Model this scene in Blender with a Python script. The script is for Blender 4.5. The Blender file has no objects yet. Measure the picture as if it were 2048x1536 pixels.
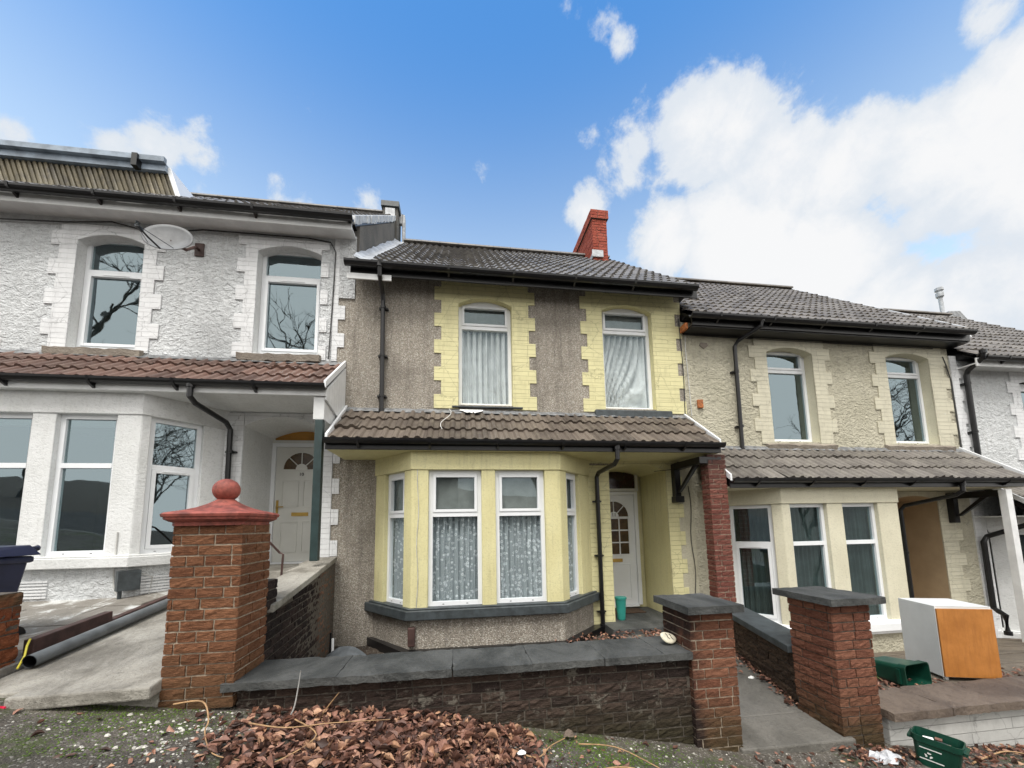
import bpy, bmesh, math, random
from mathutils import Vector, Matrix
random.seed(7)
sc = bpy.context.scene
COL = sc.collection
# ------------------------------------------------------------------ camera
cam = bpy.data.cameras.new('camera'); camo = bpy.data.objects.new('camera', cam); COL.objects.link(camo)
R = ((0.99038967, -0.0017968, 0.1382934), (-0.13717936, 0.11455501, 0.98389988), (-0.01761007, -0.99341528, 0.11320761))
camo.matrix_world = Matrix(((R[0][0], -R[0][1], -R[0][2], 0), (R[1][0], -R[1][1], -R[1][2], 0), (R[2][0], -R[2][1], -R[2][2], 0), (0, 0, 0, 1)))
cam.sensor_width = 36; cam.lens = 765 / 2048 * 36; cam.shift_y = 195 / 2048; cam.clip_start = .05; cam.clip_end = 2000
sc.camera = camo
# ------------------------------------------------------------------ light
sc.view_settings.view_transform = 'Standard'; sc.view_settings.look = 'None'; sc.view_settings.gamma = 1
sc.view_settings.exposure = 1.5
SUN_EL, SUN_AZ = math.radians(60), math.radians(200)      # azimuth from +Y clockwise: behind the camera, a little to the left
sd = bpy.data.lights.new('sun', 'SUN'); sd.energy = 1.1; sd.angle = math.radians(24); sd.color = (1, .965, .91)
so = bpy.data.objects.new('sun', sd); COL.objects.link(so)
sdir = Vector((math.sin(SUN_AZ) * math.cos(SUN_EL), math.cos(SUN_AZ) * math.cos(SUN_EL), math.sin(SUN_EL)))
so.rotation_euler = sdir.to_track_quat('Z', 'Y').to_euler()
W = bpy.data.worlds.new('World'); sc.world = W; W.use_nodes = True
nt = W.node_tree; nt.nodes.clear()
def N(t, ty, **k):
    n = t.nodes.new(ty)
    for a, v in k.items():
        if a in n.inputs: n.inputs[a].default_value = v
        else: setattr(n, a, v)
    return n
def mathn(t, op, a, b=None, c=None, clamp=False):
    n = t.nodes.new('ShaderNodeMath'); n.operation = op; n.use_clamp = clamp
    for i, v in enumerate((a, b, c)):
        if v is None: continue
        if isinstance(v, (int, float)): n.inputs[i].default_value = v
        else: t.links.new(v, n.inputs[i])
    return n.outputs[0]
def mixc(t, fac, a, b, mode='MIX'):
    n = t.nodes.new('ShaderNodeMix'); n.data_type = 'RGBA'; n.blend_type = mode
    for i, v in ((0, fac), (6, a), (7, b)):
        if isinstance(v, (int, float)): n.inputs[i].default_value = v
        elif isinstance(v, tuple): n.inputs[i].default_value = (*v[:3], 1)
        else: t.links.new(v, n.inputs[i])
    return n.outputs[2]
def ramp(t, fac, a, b, c0=0., c1=1.):
    n = t.nodes.new('ShaderNodeMapRange'); n.interpolation_type = 'SMOOTHSTEP'
    t.links.new(fac, n.inputs[0]); n.inputs[1].default_value = a; n.inputs[2].default_value = b
    n.inputs[3].default_value = c0; n.inputs[4].default_value = c1
    return n.outputs[0]
sky = N(nt, 'ShaderNodeTexSky', sky_type='NISHITA', sun_disc=False, sun_elevation=SUN_EL, sun_rotation=SUN_AZ, air_density=1.0, dust_density=.3, ozone_density=3.0)
tc = N(nt, 'ShaderNodeTexCoord'); D = tc.outputs['Generated']
sep = N(nt, 'ShaderNodeSeparateXYZ'); nt.links.new(D, sep.inputs[0])
def noise(t, vec, scale, detail=5, rough=.55, dist=0., dim='3D'):
    n = t.nodes.new('ShaderNodeTexNoise'); n.noise_dimensions = dim
    n.inputs['Scale'].default_value = scale; n.inputs['Detail'].default_value = detail
    n.inputs['Roughness'].default_value = rough; n.inputs['Distortion'].default_value = dist
    if vec is not None: t.links.new(vec, n.inputs['Vector'])
    return n.outputs['Fac'], n.outputs['Color']
def pdir(px, py):
    c = ((px - 1024) / 765, (py - 963) / 765, 1.); return Vector([sum(R[i][k] * c[k] for k in range(3)) for i in range(3)]).normalized()
blobs = [(pdir(*p), r, w) for p, r, w in (
    ((1235, 330), .06, .62), ((1430, 270), .085, 1.0), ((1560, 345), .085, 1.05), ((1700, 340), .08, 1.1), ((1840, 320), .08, 1.15), ((1970, 220), .055, 1.1), ((2048, 140), .05, 1.1), ((2000, 330), .09, 1.2), ((1880, 400), .06, .9),
    ((1190, 400), .05, .62), ((1330, 480), .07, 1.0), ((1480, 500), .10, 1.2), ((1650, 530), .10, 1.2), ((1780, 600), .07, 1.1), ((1980, 590), .085, 1.1), ((1450, 430), .08, 1.0), ((2150, 300), .12, 1.2),
    ((1985, 22), .035, .6), ((310, 290), .045, .72), ((400, 312), .04, .6), ((260, 310), .04, .6), ((10, 268), .03, .5), ((420, 395), .04, .6), ((590, 405), .05, .52), ((740, 425), .05, .5),
    ((960, 345), .035, .5), ((1215, 30), .05, .48), ((1150, 15), .03, .35), ((1245, 75), .03, .55), ((1170, 285), .035, .5))]
acc = None
for d, r, wgt in blobs:
    dv = Vector(d).normalized()
    vm = N(nt, 'ShaderNodeVectorMath', operation='DISTANCE'); nt.links.new(D, vm.inputs[0]); vm.inputs[1].default_value = tuple(dv)
    b = ramp(nt, vm.outputs['Value'], r * .25, r * 1.75, wgt * 1.08, 0)
    acc = b if acc is None else mathn(nt, 'MAXIMUM', acc, b)
behind = ramp(nt, sep.outputs[1], .18, -.4, 0, 2.6)  # unseen cloud bank added behind the camera for neutral light on the facades
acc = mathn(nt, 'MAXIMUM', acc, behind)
f1, _ = noise(nt, D, 7.5, 10, .6, .3)
f2, _ = noise(nt, D, 22, 8, .68)
dens = mathn(nt, 'ADD', acc, mathn(nt, 'ADD', mathn(nt, 'MULTIPLY', mathn(nt, 'SUBTRACT', f1, .5), 1.9), mathn(nt, 'MULTIPLY', mathn(nt, 'SUBTRACT', f2, .5), .7)))
cmask = ramp(nt, dens, .34, .72)
f3, _ = noise(nt, D, 4.3, 6, .5)
cshade = ramp(nt, mathn(nt, 'ADD', dens, mathn(nt, 'MULTIPLY', f3, -1.05)), .05, .8)
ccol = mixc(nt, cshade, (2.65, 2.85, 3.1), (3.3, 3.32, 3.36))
ccol = mixc(nt, ramp(nt, sep.outputs[1], .15, -.3), ccol, (6.6, 6.45, 6.2))  # added clouds behind the camera made brighter to light the house fronts
# deeper blue overhead, paler towards the roofs
hz = ramp(nt, sep.outputs[2], .50, .86)
tint = mixc(nt, hz, (1.85, 1.50, 1.10), (.44, .84, 1.04))
skyc = mixc(nt, 1.0, sky.outputs[0], tint, 'MULTIPLY')
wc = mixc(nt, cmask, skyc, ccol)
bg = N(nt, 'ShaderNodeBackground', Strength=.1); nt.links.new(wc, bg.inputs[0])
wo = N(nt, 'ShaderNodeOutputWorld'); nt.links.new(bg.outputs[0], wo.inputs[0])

# ------------------------------------------------------------------ mesh helpers
class Fr:
    """local frame: u along the wall, w outwards, z up"""
    def __init__(s, ox, oy, dx=1., dy=0.):
        l = math.hypot(dx, dy); s.o = (ox, oy); s.d = (dx / l, dy / l); s.n = (dy / l, -dx / l); s.len = l
    def p(s, u, w, z): return (s.o[0] + s.d[0] * u + s.n[0] * w, s.o[1] + s.d[1] * u + s.n[1] * w, z)
F0 = Fr(0, 5.9)
class MB:
    def __init__(s): s.v = []; s.f = []; s.m = []; s.r = []; s.mats = []; s.cur = 0; s.rv = .5
    def mat(s, m):
        if m not in s.mats: s.mats.append(m)
        s.cur = s.mats.index(m); return s
    def face(s, pts):
        n = len(s.v); s.v += [tuple(p) for p in pts]; s.f.append(tuple(range(n, n + len(pts)))); s.m.append(s.cur); s.r.append(s.rv)
    def raw(s, vs, fs):
        n = len(s.v); s.v += [tuple(p) for p in vs]
        for f in fs: s.f.append(tuple(n + i for i in f)); s.m.append(s.cur); s.r.append(s.rv)
    def hexa(s, P):   # 8 pts: bottom 4 ccw, top 4
        s.raw(P, [(0, 3, 2, 1), (4, 5, 6, 7), (0, 1, 5, 4), (1, 2, 6, 5), (2, 3, 7, 6), (3, 0, 4, 7)])
    def box(s, x0, x1, y0, y1, z0, z1):
        s.hexa([(x0, y0, z0), (x1, y0, z0), (x1, y1, z0), (x0, y1, z0), (x0, y0, z1), (x1, y0, z1), (x1, y1, z1), (x0, y1, z1)])
    def fbox(s, F, u0, u1, w0, w1, z0, z1):
        s.hexa([F.p(u0, w1, z0), F.p(u1, w1, z0), F.p(u1, w0, z0), F.p(u0, w0, z0), F.p(u0, w1, z1), F.p(u1, w1, z1), F.p(u1, w0, z1), F.p(u0, w0, z1)])
    def prism(s, poly, z0, z1):      # poly in xy, ccw
        n = len(poly); P = [(x, y, z0) for x, y in poly] + [(x, y, z1) for x, y in poly]
        s.raw(P, [tuple(range(n - 1, -1, -1)), tuple(range(n, 2 * n))] + [(i, (i + 1) % n, n + (i + 1) % n, n + i) for i in range(n)])
    def extx(s, prof, x0, x1):       # prof in yz, extruded along x
        n = len(prof); P = [(x0, y, z) for y, z in prof] + [(x1, y, z) for y, z in prof]
        s.raw(P, [tuple(range(n)), tuple(range(2 * n - 1, n - 1, -1))] + [(i, n + i, n + (i + 1) % n, (i + 1) % n) for i in range(n)])
    def extw(s, F, prof, w0, w1):    # prof in (u,z), extruded along the outward direction
        n = len(prof); P = [F.p(u, w1, z) for u, z in prof] + [F.p(u, w0, z) for u, z in prof]
        s.raw(P, [tuple(range(n)), tuple(range(2 * n - 1, n - 1, -1))] + [(i, n + i, n + (i + 1) % n, (i + 1) % n) for i in range(n)])
    def tube(s, path, r, seg=10, cap=True, taper=None):
        path = [Vector(p) for p in path]; rings = []
        up = Vector((0, 0, 1))
        for i, p in enumerate(path):
            t = (path[min(i + 1, len(path) - 1)] - path[max(i - 1, 0)]).normalized()
            a = t.cross(up)
            if a.length < .05: a = t.cross(Vector((0, 1, 0)))
            a.normalize(); b = t.cross(a).normalized()
            rr = r if taper is None else r + (taper - r) * i / (len(path) - 1)
            rings.append([p + a * math.cos(2 * math.pi * k / seg) * rr + b * math.sin(2 * math.pi * k / seg) * rr for k in range(seg)])
        vs = [v for rg in rings for v in rg]; fs = []
        for i in range(len(path) - 1):
            for k in range(seg):
                fs.append((i * seg + k, i * seg + (k + 1) % seg, (i + 1) * seg + (k + 1) % seg, (i + 1) * seg + k))
        if cap: fs += [tuple(range(seg)), tuple(range(len(vs) - 1, len(vs) - seg - 1, -1))]
        s.raw(vs, fs)
    def lathe(s, cx, cy, prof, seg=24, sq=None):   # prof (r,z); sq: square plan
        vs = []; fs = []
        for r, z in prof:
            for k in range(seg):
                a = 2 * math.pi * (k + .5) / seg
                x, y = math.cos(a), math.sin(a)
                vs.append((cx + r * x, cy + r * y, z))
        for i in range(len(prof) - 1):
            for k in range(seg): fs.append((i * seg + k, i * seg + (k + 1) % seg, (i + 1) * seg + (k + 1) % seg, (i + 1) * seg + k))
        fs += [tuple(range(seg - 1, -1, -1)), tuple(range(len(vs) - seg, len(vs)))]
        s.raw(vs, fs)
def link(name, mb, parent=None, bevel=0, smooth=False, base=None, weld=True):
    me = bpy.data.meshes.new(name)
    off = Vector((0, 0, 0))
    if parent is None:
        if base is None:
            xs = [v[0] for v in mb.v]; ys = [v[1] for v in mb.v]; zs = [v[2] for v in mb.v]
            off = Vector(((min(xs) + max(xs)) / 2, (min(ys) + max(ys)) / 2, min(zs)))
        else: off = Vector(base)
    me.from_pydata([(v[0] - off[0], v[1] - off[1], v[2] - off[2]) for v in mb.v], [], mb.f)
    for m in mb.mats: me.materials.append(m)
    me.polygons.foreach_set('material_index', mb.m)
    at = me.attributes.new('rnd', 'FLOAT', 'FACE'); at.data.foreach_set('value', mb.r)
    uv = me.uv_layers.new(name='UVMap').data
    me.update()
    for p in me.polygons:
        n = p.normal
        if abs(n.z) > .93: t = Vector((1, 0, 0)); b = Vector((0, 1, 0))
        else:
            t = Vector((0, 0, 1)).cross(n).normalized(); b = n.cross(t)
        for li in p.loop_indices:
            co = Vector(mb.v[me.loops[li].vertex_index]); uv[li].uv = (co.dot(t), co.dot(b))
        if smooth: p.use_smooth = True
    o = bpy.data.objects.new(name, me); COL.objects.link(o)
    if parent is None: o.location = off
    else:
        o.parent = parent
        if parent.type == 'EMPTY': o.matrix_parent_inverse = Matrix.Translation(-parent.location)
        elif parent.parent is None: o.matrix_parent_inverse = Matrix.Translation(-parent.location)
    if bevel:
        bm = bmesh.new(); bm.from_mesh(me); bmesh.ops.remove_doubles(bm, verts=bm.verts, dist=1e-5); bm.to_mesh(me); bm.free()
        md = o.modifiers.new('bevel', 'BEVEL'); md.width = bevel; md.segments = 2; md.limit_method = 'ANGLE'; md.angle_limit = math.radians(40)
    return o
def thing(name, label, cat, loc, group=None):
    o = bpy.data.objects.new(name, None); COL.objects.link(o); o.location = loc; o.empty_display_size = .2
    tag(o, label, cat, group); return o
def tag(o, label, cat, group=None):
    o['label'] = label; o['category'] = cat
    if group: o['group'] = group
    return o
def struct(name, mb, **k):
    o = link(name, mb, **k); o['kind'] = 'structure'; return o

# ------------------------------------------------------------------ materials
def mk(name):
    m = bpy.data.materials.new(name); m.use_nodes = True; t = m.node_tree; t.nodes.clear()
    b = N(t, 'ShaderNodeBsdfPrincipled'); o = N(t, 'ShaderNodeOutputMaterial'); t.links.new(b.outputs[0], o.inputs[0])
    return m, t, b
def coords(t, kind='Object'):
    return N(t, 'ShaderNodeTexCoord').outputs[kind]
def setcol(t, b, c):
    if isinstance(c, tuple): b.inputs['Base Color'].default_value = (*c[:3], 1)
    else: t.links.new(c, b.inputs['Base Color'])
def bump(t, b, h, strength=.5, dist=.01, prev=None):
    n = t.nodes.new('ShaderNodeBump'); n.inputs['Strength'].default_value = strength; n.inputs['Distance'].default_value = dist
    t.links.new(h, n.inputs['Height'])
    if prev is not None: t.links.new(prev, n.inputs['Normal'])
    t.links.new(n.outputs[0], b.inputs['Normal']); return n.outputs[0]
def world_pos(t): return N(t, 'ShaderNodeNewGeometry').outputs['Position']
def stretch(t, vec, sx, sy, sz):
    n = N(t, 'ShaderNodeMapping'); t.links.new(vec, n.inputs[0]); n.inputs['Scale'].default_value = (sx, sy, sz); return n.outputs[0]

def m_plain(name, col, rough=.5, var=.12, nscale=6, bmp=0, bscale=60, spec=.5, metallic=0):
    m, t, b = mk(name); P = world_pos(t)
    f, _ = noise(t, P, nscale, 6, .6)
    c = mixc(t, ramp(t, f, .3, .7), tuple(x * (1 - var) for x in col), tuple(min(1, x * (1 + var)) for x in col))
    setcol(t, b, c); b.inputs['Roughness'].default_value = rough; b.inputs['Metallic'].default_value = metallic
    b.inputs['Specular IOR Level'].default_value = spec
    if bmp:
        f2, _ = noise(t, P, bscale, 4, .6); bump(t, b, f2, bmp, .004)
    return m
def m_render(name, col, col2=None, scale=26, dist=.022, strength=1., fine=.35, rough=.85, dirt=(.25, .23, .2), dirtamt=.35, streak=.25):
    """roughcast render: lumpy bump, faint grime that runs down"""
    m, t, b = mk(name); P = world_pos(t)
    f1, _ = noise(t, stretch(t, P, 1, 1, 1.35), scale, 4, .62, .6)
    f2, _ = noise(t, P, scale * 4, 3, .6)
    h = mathn(t, 'ADD', f1, mathn(t, 'MULTIPLY', f2, fine))
    col2 = col2 or tuple(c * .82 for c in col)
    fb, _ = noise(t, P, 1.7, 6, .65)
    c = mixc(t, ramp(t, fb, .3, .72), col2, col)
    c = mixc(t, mathn(t, 'MULTIPLY', ramp(t, f1, .52, .3), .35), c, tuple(x * .55 for x in col))
    fs, _ = noise(t, stretch(t, P, 9, 9, .6), 1.7, 8, .75)
    c = mixc(t, mathn(t, 'MULTIPLY', ramp(t, fs, .50, .72), streak), c, dirt)
    setcol(t, b, c); b.inputs['Roughness'].default_value = rough; b.inputs['Specular IOR Level'].default_value = .25
    bump(t, b, h, strength, dist); return m
def m_dash(name, cA, cB, cC):
    """pebbledash: small stones of mixed colours"""
    m, t, b = mk(name); P = world_pos(t)
    v = N(t, 'ShaderNodeTexVoronoi', Scale=74.); t.links.new(P, v.inputs['Vector'])
    sx = N(t, 'ShaderNodeSeparateXYZ'); t.links.new(v.outputs['Color'], sx.inputs[0])
    c = mixc(t, ramp(t, sx.outputs[0], .2, .8), cA, cB)
    c = mixc(t, ramp(t, sx.outputs[1], .8, .9), c, cC)
    c = mixc(t, ramp(t, v.outputs['Distance'], .4, .8, 0, .5), c, tuple(x * .45 for x in cA))
    fb, _ = noise(t, P, 1.3, 6, .6)
    c = mixc(t, mathn(t, 'MULTIPLY', ramp(t, fb, .40, .7), .45), c, (.14, .125, .108))
    fs, _ = noise(t, stretch(t, P, 6, 6, .4), 1.5, 8, .75)
    c = mixc(t, mathn(t, 'MULTIPLY', ramp(t, fs, .46, .7), .5), c, (.11, .10, .085))
    f1, _ = noise(t, P, 38, 4, .6)
    setcol(t, b, c); b.inputs['Roughness'].default_value = .9; b.inputs['Specular IOR Level'].default_value = .2
    h = mathn(t, 'ADD', mathn(t, 'MULTIPLY', v.outputs['Distance'], -.6), f1)
    bump(t, b, h, 1, .016); return m
def m_painted_brick(name, col, mort=.78, bw=.45, bh=.075, patchy=None, bmp=.9):
    m, t, b = mk(name); P = world_pos(t)
    uv = coords(t, 'UV')
    br = N(t, 'ShaderNodeTexBrick', Scale=1.); t.links.new(uv, br.inputs['Vector'])
    br.inputs['Brick Width'].default_value = bw; br.inputs['Row Height'].default_value = bh; br.inputs['Mortar Size'].default_value = .004; br.inputs['Mortar Smooth'].default_value = .5
    br.inputs['Color1'].default_value = (*col, 1); br.inputs['Color2'].default_value = (*[c * .93 for c in col], 1); br.inputs['Mortar'].default_value = (*[c * mort for c in col], 1)
    f, _ = noise(t, P, 14, 5, .6)
    fb, _ = noise(t, stretch(t, P, 3, 3, 1), 2.3, 8, .75)
    c = mixc(t, mathn(t, 'MULTIPLY', ramp(t, fb, .45, .70), .6), br.outputs['Color'], tuple(x * .72 for x in col))
    vc = N(t, 'ShaderNodeTexVoronoi', Scale=2.1, feature='DISTANCE_TO_EDGE'); fn, fc = noise(t, P, 5, 5, .7); t.links.new(mixc(t, .12, P, fc), vc.inputs['Vector'])
    c = mixc(t, mathn(t, 'MULTIPLY', ramp(t, vc.outputs['Distance'], .010, .002), .45), c, tuple(x * .35 for x in col))
    fr_, _ = noise(t, stretch(t, P, 14, 14, 1.1), 2, 7, .8); c = mixc(t, ramp(t, fr_, .58, .75, 0, .4), c, tuple(x * .5 for x in col))
    if patchy:
        fp, _ = noise(t, P, 9, 6, .7); c = mixc(t, ramp(t, fp, .66, .70, 0, .8), c, patchy)
    setcol(t, b, c); b.inputs['Roughness'].default_value = .6; b.inputs['Specular IOR Level'].default_value = .35
    h = mathn(t, 'ADD', mathn(t, 'MULTIPLY', br.outputs['Fac'], -.8), f)
    bump(t, b, h, bmp, .006); return m
def m_brick(name, cA, cB, stain=None, lo=None, moss=False, light=None):
    """split faced brick; each brick face carries its own random value"""
    m, t, b = mk(name); P = world_pos(t)
    at = N(t, 'ShaderNodeAttribute', attribute_name='rnd')
    c = mixc(t, at.outputs['Fac'], cA, cB)
    f, _ = noise(t, stretch(t, P, 1, 1, 4.5), 16, 6, .7, .8)
    c = mixc(t, ramp(t, f, .35, .7, .0, .75), c, tuple(x * .42 for x in cA))
    f4, _ = noise(t, P, 120, 3, .6)
    c = mixc(t, ramp(t, f4, .55, .75, 0, .3), c, tuple(min(1, x * 2.1 + .03) for x in cB))
    if light:
        fl, _ = noise(t, P, 7, 6, .75); c = mixc(t, ramp(t, fl, .55, .64, 0, .9), c, light)
    sp = N(t, 'ShaderNodeSeparateXYZ'); t.links.new(P, sp.inputs[0])
    if stain:
        for (col, ax, a0, a1, nz) in stain:
            fn, _ = noise(t, P, nz, 6, .65)
            msk = ramp(t, mathn(t, 'ADD', sp.outputs[ax], mathn(t, 'MULTIPLY', mathn(t, 'SUBTRACT', fn, .5), .55)), a0, a1, 0, .93)
            c = mixc(t, msk, c, col)
    ff, _ = noise(t, P, 45, 5, .75)
    c = mixc(t, ramp(t, ff, .735, .76, 0, .9), c, (.5, .5, .47))
    setcol(t, b, c); b.inputs['Roughness'].default_value = .85; b.inputs['Specular IOR Level'].default_value = .2
    f3, _ = noise(t, stretch(t, P, 1, 1, 3), 42, 5, .7)
    bump(t, b, mathn(t, 'ADD', f, f3), 1, .012); return m
def m_tile(name, cA, cB, lich=(.36, .34, .28), lamt=.6, wet=.55):
    m, t, b = mk(name); P = world_pos(t)
    at = N(t, 'ShaderNodeAttribute', attribute_name='rnd')
    c = mixc(t, at.outputs['Fac'], cA, cB)
    f, _ = noise(t, P, 5, 8, .75); c = mixc(t, ramp(t, f, .42, .72, 0, lamt), c, lich)
    f2, _ = noise(t, P, 60, 5, .7); c = mixc(t, ramp(t, f2, .5, .75, 0, .5), c, tuple(x * .4 for x in cA))
    f5, _ = noise(t, P, 26, 5, .8); c = mixc(t, ramp(t, f5, .64, .69, 0, .75), c, (.36, .35, .29))
    f7, _ = noise(t, P, 11, 8, .8); c = mixc(t, ramp(t, f7, .60, .68, 0, .8), c, (.035, .036, .018))
    setcol(t, b, c); b.inputs['Roughness'].default_value = wet
    bump(t, b, f2, .7, .006); return m
def m_glass(name, tint=(.7, .76, .76), refl=.22):
    m = bpy.data.materials.new(name); m.use_nodes = True; t = m.node_tree; t.nodes.clear()
    tr = N(t, 'ShaderNodeBsdfTransparent', Color=(*tint, 1)); gl = N(t, 'ShaderNodeBsdfGlossy', Roughness=.015, Color=(.74, .92, 1., 1))
    ge = N(t, 'ShaderNodeNewGeometry'); dt = N(t, 'ShaderNodeVectorMath', operation='DOT_PRODUCT'); t.links.new(ge.outputs['Normal'], dt.inputs[0]); t.links.new(ge.outputs['Incoming'], dt.inputs[1])
    sch = mathn(t, 'POWER', mathn(t, 'SUBTRACT', 1., mathn(t, 'ABSOLUTE', dt.outputs['Value'])), 5.)
    P = world_pos(t); f, _ = noise(t, P, 1.7, 2, .5); bp = N(t, 'ShaderNodeBump', Strength=.12, Distance=.02); t.links.new(f, bp.inputs['Height']); t.links.new(bp.outputs[0], gl.inputs['Normal'])
    fac = mathn(t, 'MULTIPLY', mathn(t, 'ADD', mathn(t, 'MULTIPLY', sch, .9), refl, clamp=True), mathn(t, 'SUBTRACT', 1., ge.outputs['Backfacing']))
    mx = N(t, 'ShaderNodeMixShader'); t.links.new(fac, mx.inputs[0]); t.links.new(tr.outputs[0], mx.inputs[1]); t.links.new(gl.outputs[0], mx.inputs[2])
    o = N(t, 'ShaderNodeOutputMaterial'); t.links.new(mx.outputs[0], o.inputs[0]); return m
def m_lace(name):
    m, t, b = mk(name); P = world_pos(t)
    v = N(t, 'ShaderNodeTexVoronoi', Scale=17., feature='F1'); t.links.new(stretch(t, P, 1, .3, 1), v.inputs['Vector'])
    v2 = N(t, 'ShaderNodeTexVoronoi', Scale=48., feature='F1'); t.links.new(stretch(t, P, 1, .3, 1), v2.inputs['Vector'])
    fw, _ = noise(t, stretch(t, P, 5, 1, .25), 2.2, 3, .6)
    f, _ = noise(t, P, 55, 4, .7)
    rg = mathn(t, 'ABSOLUTE', mathn(t, 'SUBTRACT', v.outputs['Distance'], .24))
    k = mathn(t, 'ADD', mathn(t, 'ADD', ramp(t, rg, .05, .16), mathn(t, 'MULTIPLY', ramp(t, v2.outputs['Distance'], .25, .5), .45)), mathn(t, 'ADD', mathn(t, 'MULTIPLY', f, .4), mathn(t, 'MULTIPLY', ramp(t, fw, .4, .65), -.5)))
    c = mixc(t, ramp(t, k, .15, 1.35), (.80, .82, .85), (.36, .39, .41))
    setcol(t, b, c); b.inputs['Roughness'].default_value = .9; bump(t, b, k, .6, .006); return m
def m_ground(name, base, moss=0., rubble=.5, scale=1.):
    m, t, b = mk(name); P = world_pos(t)
    f, _ = noise(t, P, 3.2, 8, .7); c = mixc(t, ramp(t, f, .3, .7), tuple(x * .5 for x in base), tuple(x * 1.3 for x in base))
    f2, _ = noise(t, P, 48, 6, .75); c = mixc(t, ramp(t, f2, .45, .7, 0, .8), c, tuple(x * .35 for x in base))
    v = N(t, 'ShaderNodeTexVoronoi', Scale=90.); t.links.new(P, v.inputs['Vector'])
    sx = N(t, 'ShaderNodeSeparateXYZ'); t.links.new(v.outputs['Color'], sx.inputs[0])
    c = mixc(t, mathn(t, 'MULTIPLY', ramp(t, sx.outputs[0], .86, .93), rubble), c, (.42, .40, .36))
    if moss:
        g, _ = noise(t, P, 1.9, 8, .72)
        gb, _ = noise(t, P, 30, 4, .7)
        mm = mathn(t, 'MULTIPLY', ramp(t, g, .50, .62), ramp(t, gb, .35, .6))
        c = mixc(t, mathn(t, 'MULTIPLY', mm, moss), c, (.06, .085, .018))
    setcol(t, b, c); b.inputs['Roughness'].default_value = .8; b.inputs['Specular IOR Level'].default_value = .3
    bump(t, b, mathn(t, 'ADD', mathn(t, 'MULTIPLY', f2, 1.), mathn(t, 'MULTIPLY', v.outputs['Distance'], -.5)), 1, .014); return m
def m_slab(name, cA, cB, white=0.):
    m, t, b = mk(name); P = world_pos(t)
    f, _ = noise(t, stretch(t, P, 1, .6, 1), 2.2, 8, .7, .5); c = mixc(t, ramp(t, f, .32, .66), cA, cB)
    f2, _ = noise(t, P, 40, 6, .7); c = mixc(t, ramp(t, f2, .5, .75, 0, .5), c, tuple(x * .5 for x in cA))
    if white: c = mixc(t, mathn(t, 'MULTIPLY', ramp(t, f, .50, .60), white), c, (.62, .63, .62))
    f3, _ = noise(t, P, 38, 6, .8); c = mixc(t, ramp(t, f3, .66, .70, 0, .75), c, (.42, .42, .38))
    f6, _ = noise(t, P, 9, 8, .8); c = mixc(t, ramp(t, f6, .55, .75, 0, .7), c, tuple(x * .45 for x in cA))
    setcol(t, b, c); b.inputs['Roughness'].default_value = .7; bump(t, b, mathn(t, 'ADD', mathn(t, 'MULTIPLY', f2, 1.5), f), 1., .010); return m
def m_leaf(name):
    m, t, b = mk(name); P = world_pos(t)
    at = N(t, 'ShaderNodeAttribute', attribute_name='rnd')
    cr = N(t, 'ShaderNodeValToRGB'); t.links.new(at.outputs['Fac'], cr.inputs[0])
    e = cr.color_ramp.elements; e[0].position = 0; e[0].color = (.035, .016, .011, 1); e[1].position = 1; e[1].color = (.55, .33, .20, 1)
    for p, c in ((.25, (.085, .040, .028, 1)), (.55, (.22, .105, .072, 1)), (.8, (.36, .185, .13, 1))):
        x = e.new(p); x.color = c
    f, _ = noise(t, P, 60, 4, .7)
    c = mixc(t, ramp(t, f, .4, .75, 0, .5), cr.outputs[0], (.04, .018, .012))
    setcol(t, b, c); b.inputs['Roughness'].default_value = .6; bump(t, b, f, .6, .004)
    return m
M = {}
M['white_render'] = m_render('white_roughcast', (.77, .79, .80), (.66, .68, .69), 15, .065, 1., .3, dirtamt=.3, streak=.3)
M['white_smooth'] = m_render('white_painted_smooth_render', (.74, .75, .75), (.64, .65, .64), 30, .009, .9, .3, rough=.6, streak=.12)
M['white_brick'] = m_painted_brick('white_painted_brick', (.74, .75, .76), patchy=(.45, .44, .42))
M['dash'] = m_dash('grey_brown_pebbledash', (.32, .285, .24), (.45, .41, .35), (.60, .57, .51))
M['yellow_brick'] = m_painted_brick('yellow_painted_brick', (.70, .655, .37), .72)
M['yellow'] = m_render('yellow_painted_render', (.71, .665, .385), (.64, .59, .32), 42, .006, .9, .4, rough=.6, streak=.3, dirt=(.26, .24, .15))
M['yellow_cream'] = m_render('faded_yellow_cream_render', (.55, .52, .40), (.46, .43, .32), 30, .014, 1, .3, streak=.2)
M['cream_render'] = m_render('cream_roughcast', (.64, .605, .48), (.53, .50, .385), 15, .075, 1., .3, streak=.22)
M['cream_smooth'] = m_render('cream_smooth_render', (.66, .63, .49), (.58, .55, .42), 42, .005, .8, .3, rough=.6, streak=.1)
M['cream_brick'] = m_painted_brick('cream_painted_brick', (.60, .57, .445), .75, patchy=(.6, .6, .56))
M['grey_render'] = m_render('grey_cement_render', (.16, .15, .135), (.10, .10, .095), 18, .012, 1, .4, streak=.4)
M['stone'] = m_render('worn_stone_sill', (.34, .30, .25), (.22, .19, .16), 22, .02, 1, .4, streak=.3)
M['brown_wall'] = m_plain('brown_painted_plaster', (.46, .35, .225), .6, .08, 3)
M['upvc'] = m_plain('white_upvc', (.78, .80, .82), .28, .03, 3)
M['white_gloss'] = m_plain('white_gloss_board', (.70, .71, .71), .35, .08, 5)
M['cream_gloss'] = m_plain('cream_door_paint', (.62, .62, .58), .3, .04, 3)
M['black'] = m_plain('black_gutter_plastic', (.006, .006, .007), .32, .3, 8)
M['dark_green'] = m_plain('dark_green_black_paint', (.022, .04, .04), .35, .25, 6)
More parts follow.
